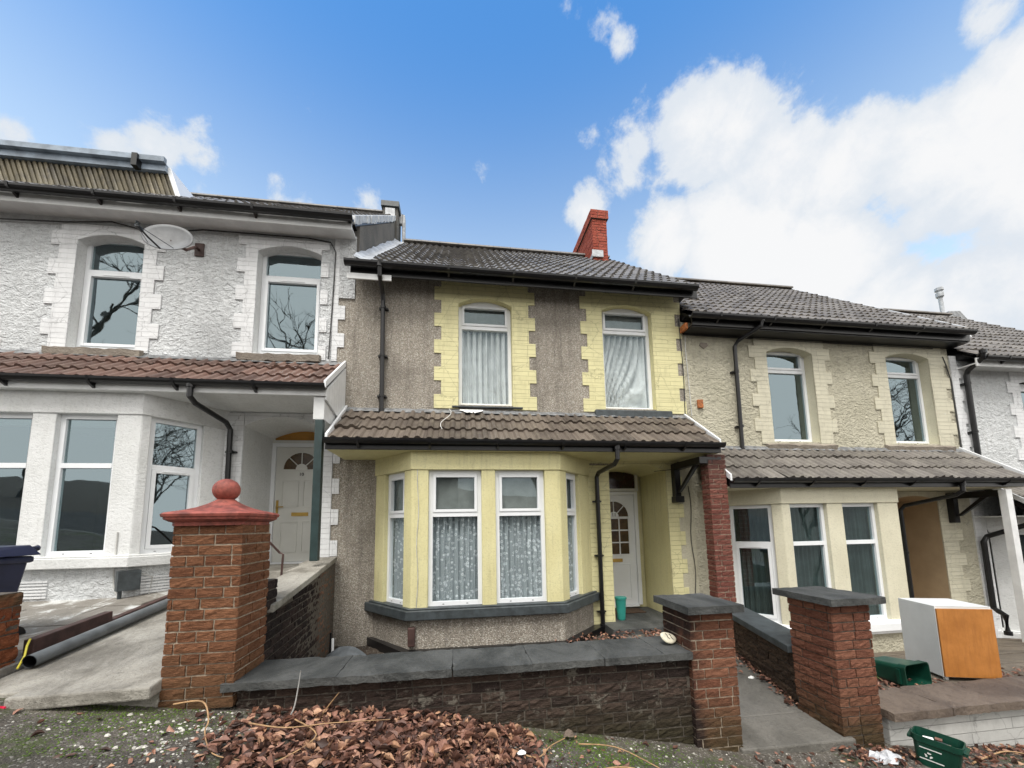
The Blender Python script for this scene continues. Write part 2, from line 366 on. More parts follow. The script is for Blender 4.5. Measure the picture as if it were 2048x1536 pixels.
M['black_sill'] = m_plain('dark_slate_paint', (.045, .055, .06), .5, .35, 10, .5, 50)
M['slate'] = m_slab('slate_coping', (.024, .027, .027), (.095, .098, .095))
M['white_flash'] = m_plain('pale_flashing', (.42, .44, .46), .5, .3, 9, .5, 30)
M['lead'] = m_plain('mortar_and_lead_flashing', (.16, .165, .17), .55, .5, 12, .8, 40)
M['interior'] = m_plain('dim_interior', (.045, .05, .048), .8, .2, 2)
M['blind'] = m_plain('vertical_blind_fabric', (.17, .19, .185), .8, .2, 3)
M['curtain'] = m_plain('grey_white_curtain', (.66, .66, .66), .85, .14, 5)
M['net'] = m_plain('grey_net', (.20, .21, .20), .9, .2, 4)
M['lace'] = m_lace('lace_net_curtain')
M['glass'] = m_glass('window_glass')
M['glass_c'] = m_glass('window_glass_clear', (.95, .97, .97), .07)
M['amber'] = m_plain('amber_glass', (.42, .20, .035), .2, .25, 3)
M['brown_glass'] = m_plain('brown_obscure_glass', (.075, .045, .018), .22, .4, 8)
M['maroon_glass'] = m_plain('dark_maroon_glass', (.025, .009, .006), .15, .5, 5)
M['brass'] = m_plain('brass', (.55, .36, .10), .35, .1, 5, metallic=.8)
M['tile_dark'] = m_tile('grey_concrete_tile', (.105, .10, .098), (.20, .19, .18), lamt=.35)
M['tile_brown'] = m_tile('brown_concrete_tile', (.062, .048, .038), (.14, .112, .09), (.20, .17, .13), .5)
M['tile_red'] = m_tile('red_brown_concrete_tile', (.085, .048, .038), (.175, .10, .078), (.22, .165, .13), .4)
M['tile_grey'] = m_tile('grey_brown_concrete_tile', (.095, .084, .074), (.175, .158, .142), lamt=.3)
M['mortar'] = m_plain('mortar', (.30, .25, .19), .9, .3, 30, .8, 60)
M['mortar_dark'] = m_plain('dark_mortar', (.085, .072, .058), .9, .4, 30, .8, 60)
GRN = (.055, .043, .02)
M['brick_pillar'] = m_brick('red_brown_split_brick', (.17, .070, .036), (.27, .125, .065), [(GRN, 2, -.72, -1.45, 3)])
M['brick_pillar_y'] = m_brick('red_brown_split_brick_sooty', (.185, .075, .045), (.27, .125, .075), [(GRN, 2, -1.25, -1.85, 3), ((.022, .015, .014), 0, 2.02, 1.82, 4)])
M['brick_pillar_b'] = m_brick('red_split_brick', (.175, .068, .043), (.27, .12, .075), [(GRN, 2, -1.3, -1.95, 3)])
M['brick_wall'] = m_brick('dark_sooty_brick', (.032, .022, .019), (.085, .058, .045), [((.035, .03, .016), 2, -1.3, -1.7, 3)], light=(.16, .145, .12))
M['brick_side'] = m_brick('brick_with_black_damp', (.018, .013, .013), (.045, .03, .026), [((.20, .105, .068), 1, 5.0, 5.25, 3)])
M['brick_path'] = m_brick('brown_brick', (.055, .036, .026), (.12, .08, .055))
M['brick_column'] = m_brick('red_column_brick', (.16, .055, .042), (.25, .10, .075), [((.075, .045, .04), 2, .35, 1.2, 4)])
M['brick_old'] = m_brick('crumbling_orange_brick', (.22, .06, .025), (.32, .13, .06), [((.07, .06, .035), 2, -.62, -.36, 5)])
M['brick_chimney'] = m_brick('bright_red_chimney_brick', (.33, .07, .045), (.45, .12, .08))
M['white_block'] = m_painted_brick('white_painted_block', (.50, .50, .48), .55, .9, .095, patchy=(.25, .24, .2))
M['red_paint'] = m_plain('faded_red_masonry_paint', (.24, .062, .045), .7, .45, 14, .5, 45)
M['leaf'] = m_leaf('dead_leaf')
M['pave'] = m_ground('worn_tarmac_pavement', (.115, .102, .085), .85, .5)
M['soil'] = m_ground('garden_soil', (.06, .045, .034), .25, .4)
M['road'] = m_ground('road_asphalt', (.05, .05, .05), 0, .3)
M['conc'] = m_slab('weathered_concrete', (.15, .138, .115), (.40, .38, .335))
M['conc_dk'] = m_slab('damp_grey_concrete', (.095, .09, .078), (.18, .17, .15))
M['flag'] = m_slab('whitened_flagstones', (.17, .155, .135), (.30, .28, .245), 1.)
M['brown_slab'] = m_slab('brown_stone_slab', (.085, .062, .048), (.17, .13, .10))
M['stoneyard'] = m_slab('brown_stone_flags', (.10, .08, .06), (.20, .165, .125))
M['rust'] = m_plain('rusty_brown_steel', (.062, .032, .027), .6, .35, 10, .4, 60)
M['pipe'] = m_plain('grey_pvc_pipe', (.12, .13, .135), .4, .25, 6)
M['dish'] = m_plain('dish_grey_metal', (.12, .125, .13), .6, .3, 5)
M['green_tub'] = m_plain('dark_green_plastic', (.004, .045, .028), .35, .2, 6)
M['teal'] = m_plain('teal_plastic', (.03, .26, .22), .4, .1, 6)
M['navy'] = m_plain('navy_plastic', (.016, .020, .05), .35, .2, 6)
def m_veneer(name):
    m, t, b = mk(name); P = world_pos(t)
    f, _ = noise(t, stretch(t, P, 1, 1, .12), 40, 5, .6); f2, _ = noise(t, P, 4, 6, .7); f3, _ = noise(t, P, 9, 8, .8)
    c = mixc(t, ramp(t, f2, .3, .7), (.36, .135, .024), (.47, .19, .042)); c = mixc(t, ramp(t, f, .4, .7, 0, .35), c, (.24, .085, .02))
    c = mixc(t, ramp(t, f3, .60, .72, 0, .55), c, (.17, .085, .035)); setcol(t, b, c); b.inputs['Roughness'].default_value = .5; bump(t, b, f2, .3, .01); return m
M['orange_wood'] = m_veneer('orange_wood_veneer')
M['white_board'] = m_plain('white_melamine', (.70, .72, .72), .4, .06, 3)
M['paper'] = m_plain('white_litter', (.78, .78, .76), .7, .08, 20)
M['plastic'] = m_plain('thin_white_plastic', (.50, .51, .53), .35, .3, 22)
M['pink'] = m_plain('pink_red_cloth', (.75, .02, .08), .6, .35, 25)
M['pebble'] = m_plain('pale_chippings', (.50, .48, .43), .8, .4, 30)
M['twig'] = m_plain('pale_stem', (.36, .22, .11), .7, .3, 20)
M['bark'] = m_plain('tree_bark', (.10, .09, .075), .9, .3, 10)
M['green_plant'] = m_plain('weed_leaf', (.10, .20, .03), .6, .4, 20)
M['yellow_cord'] = m_plain('yellow_cord', (.75, .65, .08), .5, .05, 5)
M['cable'] = m_plain('dark_cable', (.03, .03, .03), .5, .2, 9)
M['cable_w'] = m_plain('white_cable', (.5, .5, .48), .5, .2, 9)
M['dark_number'] = m_plain('dark_numeral', (.03, .025, .02), .5, .1, 9)
M['lichen_tile'] = m_tile('lichened_slate_hanging', (.11, .095, .06), (.24, .205, .13), (.05, .045, .038), .9)
M['blue_fascia'] = m_plain('blue_grey_metal_fascia', (.22, .27, .33), .35, .3, 5)
M['mat'] = m_plain('coir_mat', (.06, .035, .02), .95, .4, 40, .8, 120)
M['orange_brick'] = m_plain('orange_brick_patch', (.34, .11, .03), .7, .45, 25)
M['glove'] = m_plain('grey_slate_flake', (.075, .085, .095), .6, .3, 8)

# ------------------------------------------------------------------ roof tiles
def tiles(mb, x0, x1, y0, z0, y1, z1, gauge=.33, per=.3, amp=.03, thick=.028, jitter=.004, skew=0.):
    """interlocking concrete tiles, two rolls per tile, each course lapping the one below"""
    L = math.hypot(y1 - y0, z1 - z0); sy, sz = (y1 - y0) / L, (z1 - z0) / L; ny, nz = -sz, sy
    n = max(1, round(L / gauge)); g = L / n
    ncol = int(math.ceil((x1 - x0) / per))
    shape = [(0, 0), (.10, .0), (.17, .75), (.25, 1), (.33, .75), (.40, .0), (.52, 0), (.60, .0), (.67, .75), (.75, 1), (.83, .75), (.90, .0), (.999, 0)]
    for k in range(n):
        off = (k % 2) * .0
        for c in range(ncol):
            xa = x0 + c * per; xb = min(xa + per, x1)
            if xb - xa < .03: continue
            mb.rv = random.random()
            jz = random.uniform(-jitter, jitter) * 1.8 + (.012 if random.random() < .05 else 0); js = random.uniform(-.012, .010) - (.035 if random.random() < .035 else 0)
            vs = []; cols = [(u, h) for u, h in shape if xa + u * per <= xb + 1e-6]
            for u, h in cols:
                x = xa + u * per
                for (s, e) in ((k * g - .005 + js, -.004), (k * g - .005 + js, thick + .012 + jz), ((k + 1) * g + .03, .008)):
                    hh = e + (h * amp if e > 0 else h * amp - .0)
                    vs.append((x, y0 + sy * s + ny * hh, z0 + sz * s + nz * hh))
            m = len(cols)
            fs = []
            for i in range(m - 1):
                fs.append((3 * i, 3 * i + 3, 3 * i + 4, 3 * i + 1)); fs.append((3 * i + 1, 3 * i + 4, 3 * i + 5, 3 * i + 2))
            mb.raw(vs, fs)
    mb.rv = .5
def gutter(mb, x0, x1, y, z, r=.06):
    prof = [(y + r * math.cos(a), z - r * math.sin(a) * 1.15) for a in [math.pi * i / 8 for i in range(9)]]
    prof = [(y + r, z)] + prof[1:-1] + [(y - r, z), (y - r + .008, z), (y - r * .6, z - r * .55), (y, z - r * .85), (y + r * .6, z - r * .55), (y + r - .008, z)]
    mb.extx(prof, x0, x1)

# ------------------------------------------------------------------ wall with openings
def arc(u0, u1, z, rise, n=10):
    return [(u0 + (u1 - u0) * i / n, z + rise * (1 - (2 * i / n - 1) ** 2)) for i in range(n + 1)]
def panel(mb, F, u0, u1, z0, z1, ops, w=0., rev=.14, mat=None, revmat=None, room=None):
    """front face with openings (a,b,c,d,rise); reveals go back by rev; room = dim box behind"""
    us = sorted({u0, u1} | {o[0] for o in ops} | {o[1] for o in ops}); zs = sorted({z0, z1} | {o[2] for o in ops} | {o[3] + o[4] for o in ops})
    mb.mat(mat)
    for i in range(len(us) - 1):
        for j in range(len(zs) - 1):
            a, b, c, d = us[i], us[i + 1], zs[j], zs[j + 1]
            mu, mz = (a + b) / 2, (c + d) / 2
            if any(o[0] < mu < o[1] and o[2] < mz < o[3] + o[4] for o in ops): continue
            mb.face([F.p(a, w, c), F.p(b, w, c), F.p(b, w, d), F.p(a, w, d)])
    for (a, b, c, d, r) in ops:
        mb.mat(mat); top = d + r
        if r > 0:
            A = arc(a, b, d, r)
            for (p, q) in zip(A, A[1:]): mb.face([F.p(p[0], w, p[1]), F.p(q[0], w, q[1]), F.p(q[0], w, top), F.p(p[0], w, top)])
        else: A = [(a, d), (b, d)]
        mb.mat(revmat or mat)
        for (p, q) in zip(A, A[1:]): mb.face([F.p(p[0], w, p[1]), F.p(p[0], w - rev, p[1]), F.p(q[0], w - rev, q[1]), F.p(q[0], w, q[1])])
        mb.face([F.p(a, w, c), F.p(a, w - rev, c), F.p(a, w - rev, d), F.p(a, w, d)])
        mb.face([F.p(b, w - rev, c), F.p(b, w, c), F.p(b, w, d), F.p(b, w - rev, d)])
        mb.face([F.p(a, w - rev, c), F.p(a, w, c), F.p(b, w, c), F.p(b, w - rev, c)])
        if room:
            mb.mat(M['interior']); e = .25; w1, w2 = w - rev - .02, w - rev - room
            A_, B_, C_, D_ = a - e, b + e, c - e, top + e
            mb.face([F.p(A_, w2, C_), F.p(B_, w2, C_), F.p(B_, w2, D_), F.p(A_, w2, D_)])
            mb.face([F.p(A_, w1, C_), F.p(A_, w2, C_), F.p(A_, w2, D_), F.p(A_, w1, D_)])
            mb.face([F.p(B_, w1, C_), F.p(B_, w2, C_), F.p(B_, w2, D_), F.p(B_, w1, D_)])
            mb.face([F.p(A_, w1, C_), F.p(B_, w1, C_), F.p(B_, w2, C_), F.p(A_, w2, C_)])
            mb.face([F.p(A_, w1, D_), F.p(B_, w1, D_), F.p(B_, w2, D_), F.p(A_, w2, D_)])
def ring(mb, F, a, b, c, d, t, w0, w1, tb=None):
    tb = tb or t
    mb.fbox(F, a, a + t, w0, w1, c, d); mb.fbox(F, b - t, b, w0, w1, c, d)
    mb.fbox(F, a + t, b - t, w0, w1, c, c + tb); mb.fbox(F, a + t, b - t, w0, w1, d - t, d)
def curtain_mesh(F, a, b, c, d, w, mat, folds=11, amp=.022, sag=0.):
    mb = MB().mat(mat); nu, nz = 90, 14; vs = []; ph = random.random() * 6
    for j in range(nz + 1):
        for i in range(nu + 1):
            u = i / nu; v = j / nz
            uu = u
            if sag:   # the drape is pulled aside towards the bottom left
                k = (1 - v) ** 1.5; wob = sag * k * math.sin(math.pi * min(1, u * 1.15) ** .8)
            else: wob = 0
            hgt = amp * (math.sin((uu + wob) * folds * 6.283 + ph + .5 * math.sin(v * 3)) + .5 * math.sin((uu + wob) * folds * 14.1 + 1.3 * ph + v * .8))
            vs.append(F.p(a + (b - a) * u, w + hgt, c + (d - c) * v))
    fs = [(j * (nu + 1) + i, j * (nu + 1) + i + 1, (j + 1) * (nu + 1) + i + 1, (j + 1) * (nu + 1) + i) for j in range(nz) for i in range(nu)]
    mb.raw(vs, fs); return mb
def window(parent, F, a, b, c, d, w, head=0., low=.66, style=0, curtain=None, glass='glass', t=.055, label=None, sag=0., top_curtain=False):
    """upvc frame with top light over a taller pane"""
    zt = c + (d - c) * low
    f = MB().mat(M['upvc'])
    ring(f, F, a, b, c, d + head, t, w - .06, w, )
    if head: f.fbox(F, a + t, b - t, w - .055, w - .004, d - t, d + head - t)
    f.fbox(F, a + t, b - t, w - .055, w + .004, zt - .03, zt + .03)
    if style == 0:          # opening top light
        ring(f, F, a + t + .002, b - t - .002, zt + .032, d - t - .002, .038, w - .04, w + .014)
        ins_lo = 0.; ins_hi = .038
    elif style == 1:        # opening lower sash with trickle vent
        ring(f, F, a + t + .002, b - t - .002, c + t + .002, zt - .032, .042, w - .04, w + .014)
        f.fbox(F, a + (b - a) * .3, b - (b - a) * .3, w + .005, w + .022, zt - .058, zt - .040)
        ins_lo = .042; ins_hi = 0.
    else: ins_lo = ins_hi = 0.
    f.mat(M['black'])
    for s in (.28, .72): f.fbox(F, a + (b - a) * s - .012, a + (b - a) * s + .012, w, w + .003, c + .018, c + .026)
    o = link('window', f, parent, bevel=.004)
    if label: o['label'] = label
    g = MB().mat(M[glass]); e = .004
    g.fbox(F, a + t + ins_lo, b - t - ins_lo, w - .034, w - .030, c + t + ins_lo, zt - .03 - ins_lo); link('pane', g, o)
    g = MB().mat(M[glass]); g.fbox(F, a + t + ins_hi, b - t - ins_hi, w - .034, w - .030, zt + .03 + ins_hi, d - t - ins_hi); link('pane', g, o)
    if curtain:
        m = M[{'lace': 'lace', 'net': 'curtain', 'blind': 'blind'}[curtain]]
        top = zt - .02 if not top_curtain else d
        if curtain in ('net', 'lace'):
            nb = MB().mat(M['net']); nb.fbox(F, a + .04, b - .04, w - .085, w - .08, zt - .01, d - .01); link('net_panel', nb, o)
        cm = curtain_mesh(F, a - .06, b + .06, c + .02, top, w - (.125 if curtain == 'net' else .105), m, 10 if curtain != 'blind' else 9, (.055 if curtain == 'net' else .03) if curtain != 'blind' else .02, sag)
        link('curtain' if curtain != 'blind' else 'blind', cm, o, smooth=True)
    return o
def quoin_surround(mb, F, a, b, c, d, rise, w, z_bot, z_top, lw, rw, h=.225, sh=0, L1=.11, th=.014):
    """toothed painted brick dressing round an arched window"""
    z = z_bot; k = sh
    zt = d + rise + .0
    for side in (0, 1):
        z = z_bot; k = sh
        while z < z_top - .02:
            z2 = min(z + h, z_top); ww = (lw if side == 0 else rw) + (L1 if k % 2 == 0 else 0)
            if z < zt and z2 > zt:   # stay clear of the lintel piece
                pass
            if side == 0: mb.fbox(F, a - ww, a, 0, w + th, z, z2)
            else: mb.fbox(F, b, b + ww, 0, w + th, z, z2)
            z = z2; k += 1
    A = arc(a, b, d, rise)
    for p, q in zip(A, A[1:]): mb.extw(F, [(p[0], p[1]), (q[0], q[1]), (q[0], z_top), (p[0], z_top)], 0, w + th)

def text_mesh(txt, size, mat, parent, mw, name='numeral', depth=.004):
    cu = bpy.data.curves.new(name, 'FONT'); cu.body = txt; cu.size = size; cu.extrude = depth; cu.align_x = 'CENTER'; cu.align_y = 'CENTER'
    ob = bpy.data.objects.new(name, cu); COL.objects.link(ob)
    dg = bpy.context.evaluated_depsgraph_get(); me = bpy.data.meshes.new_from_object(ob.evaluated_get(dg))
    bpy.data.objects.remove(ob); me.transform(mw); me.materials.clear(); me.materials.append(mat)
    o = bpy.data.objects.new(name, me); COL.objects.link(o); o.parent = parent
    if parent.parent is None: o.matrix_parent_inverse = Matrix.Translation(-parent.location)
    return o

# ------------------------------------------------------------------ the terrace
FW, BW = 5.9, 5.2     # facade plane, bay front plane
def roof_parts(root, x0, x1, ze, mat, soff=.12, fascia='black', zr=None, gx=None, tilex=None):
    ye, yr = 5.60, 9.2; zr = zr or ze + (yr - ye) * .872
    mb = MB().mat(M[mat]); tx = tilex or (x0, x1)
    tiles(mb, tx[0], tx[1], ye, ze, yr, zr)
    mb.mat(M['black']); mb.extx([(ye + .02, ze - .03), (yr, zr - .03), (12.8, ze - .05), (12.8, ze - .16), (ye + .12, ze + .04)], x0, x1)
    mb.mat(M[mat]); mb.extx([(yr, zr + .02), (12.8, ze), (12.8, ze - .04), (yr, zr - .025)], x0, x1)
    o = link('roof', mb, root)
    rd = MB().mat(M[mat])
    x = tx[0]
    while x < tx[1] - .05:
        x2 = min(x + .45, tx[1]); rd.rv = random.random(); rr = .12
        pr = [(yr + rr * math.cos(a), zr + .035 + rr * .75 * math.sin(a)) for a in [math.pi * i / 8 for i in range(9)]]
        rd.extx(pr, x, x2 + .01); x = x2
    link('ridge', rd, o)
    g = MB().mat(M['black']); gx = gx or (x0 - .02, x1 + .05)
    gutter(g, gx[0], gx[1], 5.52, ze - .035, .065)
    for x in [gx[0] + .5 + i for i in range(int(gx[1] - gx[0]))]: g.extx([(5.445, ze - .03), (5.60, ze - .03), (5.60, ze - .14), (5.54, ze - .11), (5.46, ze - .09)], x, x + .03)
    link('gutter', g, root)
    fs = MB().mat(M[{'black': 'black', 'white': 'white_gloss', 'brown': 'rust'}[fascia]])
    fs.box(x0, x1, 5.60, 5.625, ze - .19, ze - .03)
    if soff: fs.box(x0, x1, 5.625, 5.90, ze - soff - .02, ze - soff)
    link('fascia', fs, root, bevel=.004)
    return o
def canopy_parts(root, x0, x1, dz, mat, soff, fascia='black', vl=True, vr=True, yr=5.9, ye=5.08):
    zt, ze = 1.76 + dz, 1.12 + dz
    mb = MB().mat(M[mat]); tiles(mb, x0 + .03, x1 - .03, ye, ze, yr + .0, zt, gauge=.345)
    mb.mat(M['black']); mb.extx([(ye + .03, ze - .02), (yr, zt - .03), (yr, zt - .09), (ye + .06, ze - .09)], x0 + .02, x1 - .02)
    o = link('canopy_roof', mb, root)
    fl = MB().mat(M['lead'])          # rough mortar fillet where the tiles meet the wall
    n = 60; vs = []
    for i in range(n + 1):
        x = x0 + .03 + (x1 - x0 - .06) * i / n
        vs += [(x, yr - .003, zt + .05 + random.uniform(-.010, .012)), (x, yr - .03, zt + .04 + random.uniform(-.008, .008)), (x, yr - .10 + random.uniform(-.02, .02), zt - .03)]
    fl.raw(vs, [(3 * i + k, 3 * i + k + 1, 3 * i + k + 4, 3 * i + k + 3) for i in range(n) for k in (0, 1)])
    link('flashing', fl, o)
    g = MB().mat(M['black']); gutter(g, x0 + .0, x1 + .01, ye - .05, ze + .02, .06)
    for x in [x0 + .4 + .9 * i for i in range(int((x1 - x0) / .9))]: g.extx([(ye - .115, ze + .025), (ye + .0, ze + .025), (ye, ze - .10), (ye - .06, ze - .07), (ye - .1, ze - .03)], x, x + .03)
    link('canopy_gutter', g, root)
    f = MB().mat(M[{'black': 'black', 'white': 'white_gloss'}[fascia]])
    f.box(x0, x1, ye, ye + .025, ze - .115, ze - .01)
    link('canopy_fascia', f, root, bevel=.004)
    s = MB().mat(M[soff]); s.box(x0 + .01, x1 - .01, ye + .027, 5.9, ze - .112, ze - .092); link('soffit', s, root)
    for on, x in ((vl, x0), (vr, x1)):
        if on:
            v = MB().mat(M['upvc'])
            d = .03 if x == x0 else -.03
            v.hexa([(x, ye - .02, ze - .01), (x + d, ye - .02, ze - .01), (x + d, yr, zt - .01), (x, yr, zt - .01), (x, ye - .02, ze + .085), (x + d, ye - .02, ze + .085), (x + d, yr, zt + .085), (x, yr, zt + .085)])
            link('verge_board', v, root, bevel=.004)
    return o
def bay_parts(root, xl, xr, jl, jr, zb, zh, zg, zs, mats, wins, side_w, curtain, sides, styles=(0, 0, 0), sillm='black_sill', glass='glass', low=.66, band=None, topc=False):
    """canted bay: apron, sill, piers, head"""
    poly = [(jl, FW), (xl, BW), (xr, BW), (jr, FW)]
    def grow(e): return [(jl - e * 1.4, FW), (xl - e * .55, BW - e), (xr + e * .55, BW - e), (jr + e * 1.4, FW)]
    body = MB().mat(M[mats[0]]); body.prism(poly, zg, zb - .12)
    body.mat(M[mats[1]]); body.prism(grow(.015), zh, zs)
    FF = Fr(xl, BW); FL = Fr(jl, FW, xl - jl, BW - FW); FR = Fr(xr, BW, jr - xr, FW - BW)
    T = .15
    edges = [0, wins[0][0] - xl, wins[0][1] - xl, wins[1][0] - xl, wins[1][1] - xl, xr - xl]
    body.fbox(FF, edges[0], edges[1], -T, 0, zb, zh); body.fbox(FF, edges[2], edges[3], -T, 0, zb, zh); body.fbox(FF, edges[4], edges[5], -T, 0, zb, zh)
    for F, (a, b) in ((FL, side_w[0]), (FR, side_w[1])):
        body.fbox(F, 0.002, a * F.len, -T, 0, zb, zh); body.fbox(F, b * F.len, F.len - .002, -T, 0, zb, zh)
    link('bay', body, root, bevel=.008)
    s = MB().mat(M[sillm]); s.prism(grow(.09), zb - .13, zb - .01)
    s.prism(grow(.05), zb - .01, zb + .012)
    if sillm == 'upvc': s.prism(grow(.06), zb - .17, zb - .13)
    link('bay_sill', s, root, bevel=.01)
    for i, (a, b) in enumerate(wins): window(root, FF, a - xl, b - xl, zb + .012, zh, -.06, low=low, style=styles[i], curtain=curtain, glass=glass, top_curtain=topc)
    for F, (a, b), on in ((FL, side_w[0], sides[0]), (FR, side_w[1], sides[1])):
        window(root, F, a * F.len, b * F.len, zb + .012, zh, -.06, low=low, style=styles[2], curtain=curtain, glass=glass, top_curtain=topc)
def downpipe(root, pts, clips=(), r=.034, name='downpipe'):
    d = MB().mat(M['black']); d.tube(pts, r, 12)
    for (x, y, z) in clips: d.tube([(x, y, z - .02), (x, y, z + .02)], r + .008, 12); d.box(x - .07, x + .07, y + .02, FW, z - .012, z + .012)
    for p in (pts[0], pts[-1]): d.tube([(p[0], p[1], p[2] - .03), (p[0], p[1], p[2] + .035)], r + .01, 12)
    return link(name, d, root, smooth=False)
def rail_box(mb, F, a, b, c, d, w0, w1): mb.fbox(F, a, b, w0, w1, c, d)

def fan_door(root, x0, x1, z0, z1, y, leafmat, glassmat, panes, numeral, ncol):
    """panelled upvc door with a sunburst light; panes=True adds the grid of small lights"""
    F = Fr(0, y); cx = (x0 + x1) / 2; hw = (x1 - x0) / 2
    fr = MB().mat(M['upvc']); fr.fbox(F, x0 - .07, x0, -.05, .03, z0, z1 + .06); fr.fbox(F, x1, x1 + .07, -.05, .03, z0, z1 + .06); fr.fbox(F, x0, x1, -.05, .03, z1, z1 + .06)
    fr.fbox(F, x0, x1, -.05, .05, z0 - .03, z0)
    fo = link('door_frame', fr, root, bevel=.005)
    lf = MB().mat(M[leafmat]); lf.fbox(F, x0 + .002, x1 - .002, -.045, 0, z0 + .002, z1 - .002)
    h = z1 - z0
    fz = z0 + h * .80; R_ = hw * .70
    def groove(a, b, c, d):
        lf.fbox(F, a, b, 0, .012, c, c + .014); lf.fbox(F, a, b, 0, .012, d - .014, d); lf.fbox(F, a, a + .014, 0, .012, c + .014, d - .014); lf.fbox(F, b - .014, b, 0, .012, c + .014, d - .014)
    if panes: groove(x0 + .12, x1 - .12, z0 + .10, z0 + h * .37)
    else:
        for (a, b) in ((x0 + .11, cx - .035), (cx + .035, x1 - .11)):
            groove(a, b, z0 + h * .08, z0 + h * .34); groove(a, b, z0 + h * .47, z0 + h * .70)
    # sunburst rim and bars
    n = 16
    for i in range(n):
        a0, a1 = math.pi * i / n, math.pi * (i + 1) / n
        q = lambda r, a: (cx + r * math.cos(a), fz + r * math.sin(a))
        lf.extw(F, [q(R_, a0), q(R_ + .02, a0), q(R_ + .02, a1), q(R_, a1)], 0, .014)
        lf.extw(F, [q(.0, a0), q(R_ * .33, a0), q(R_ * .33, a1)], 0, .016)
    lf.fbox(F, cx - R_ - .02, cx + R_ + .02, 0, .014, fz - .018, fz)
    for a in ((.25, .5, .75)):
        c_, s_ = math.cos(a * math.pi), math.sin(a * math.pi); px, pz = -s_ * .008, c_ * .008
        lf.extw(F, [(cx + c_ * R_ * .3 + px, fz + s_ * R_ * .3 + pz), (cx + c_ * R_ * .3 - px, fz + s_ * R_ * .3 - pz), (cx + c_ * R_ - px, fz + s_ * R_ - pz), (cx + c_ * R_ + px, fz + s_ * R_ + pz)], 0, .013)
    lo = link('door', lf, root, bevel=.003)
    g = MB().mat(M[glassmat])
    A = [(cx + R_ * math.cos(math.pi * i / n), fz + R_ * math.sin(math.pi * i / n)) for i in range(n + 1)]
    g.extw(F, A, .001, .006); link('pane', g, lo)
    if panes:
        pw = 2 * R_ / 3
        for r in range(3):
            for c in range(3):
                g = MB().mat(M[glassmat]); a = cx - R_ + c * pw; zz = fz - .03 - (r + 1) * .222
                g.fbox(F, a + .013, a + pw - .013, .001, .006, zz + .013, zz + .209); link('pane', g, lo)
                # bead round each light
        b = MB().mat(M['upvc'])
        for c in range(4): b.fbox(F, cx - R_ + c * pw - .010, cx - R_ + c * pw + .010, 0, .012, fz - .03 - .666, fz - .03)
        for r in range(4): b.fbox(F, cx - R_ - .01, cx + R_ + .01, 0, .0135, fz - .04 - r * .222, fz - .02 - r * .222)
        link('glazing_bar', b, lo)
    lb = MB().mat(M['brass']); zl = z0 + h * (.405 if not panes else .40)
    lb.fbox(F, cx - .13, cx + .13, .001, .014, zl - .03, zl + .03); lb.fbox(F, cx - .105, cx + .105, .014, .018, zl - .014, zl + .014)
    link('letter_plate', lb, lo, bevel=.003)
    hd = MB().mat(M['brass'] if not panes else M['white_gloss']); hx = x0 + .05; zl = z0 + h * .47
    hd.fbox(F, hx - .016, hx + .016, .001, .012, zl - .11, zl + .11); hd.tube([F.p(hx, .01, zl), F.p(hx, .05, zl), F.p(hx + .11, .05, zl)], .009, 8)
    link('handle', hd, lo)
    mw = Matrix.Translation(Vector(F.p(cx, .018 if panes else .008, fz + (.03 if panes else -.085)))) @ Matrix.Rotation(math.radians(90), 4, 'X')
    text_mesh(numeral, .085 if panes else .075, M['white_gloss'] if panes and False else M['dark_number'], lo, mw, 'door_numeral')
    return lo

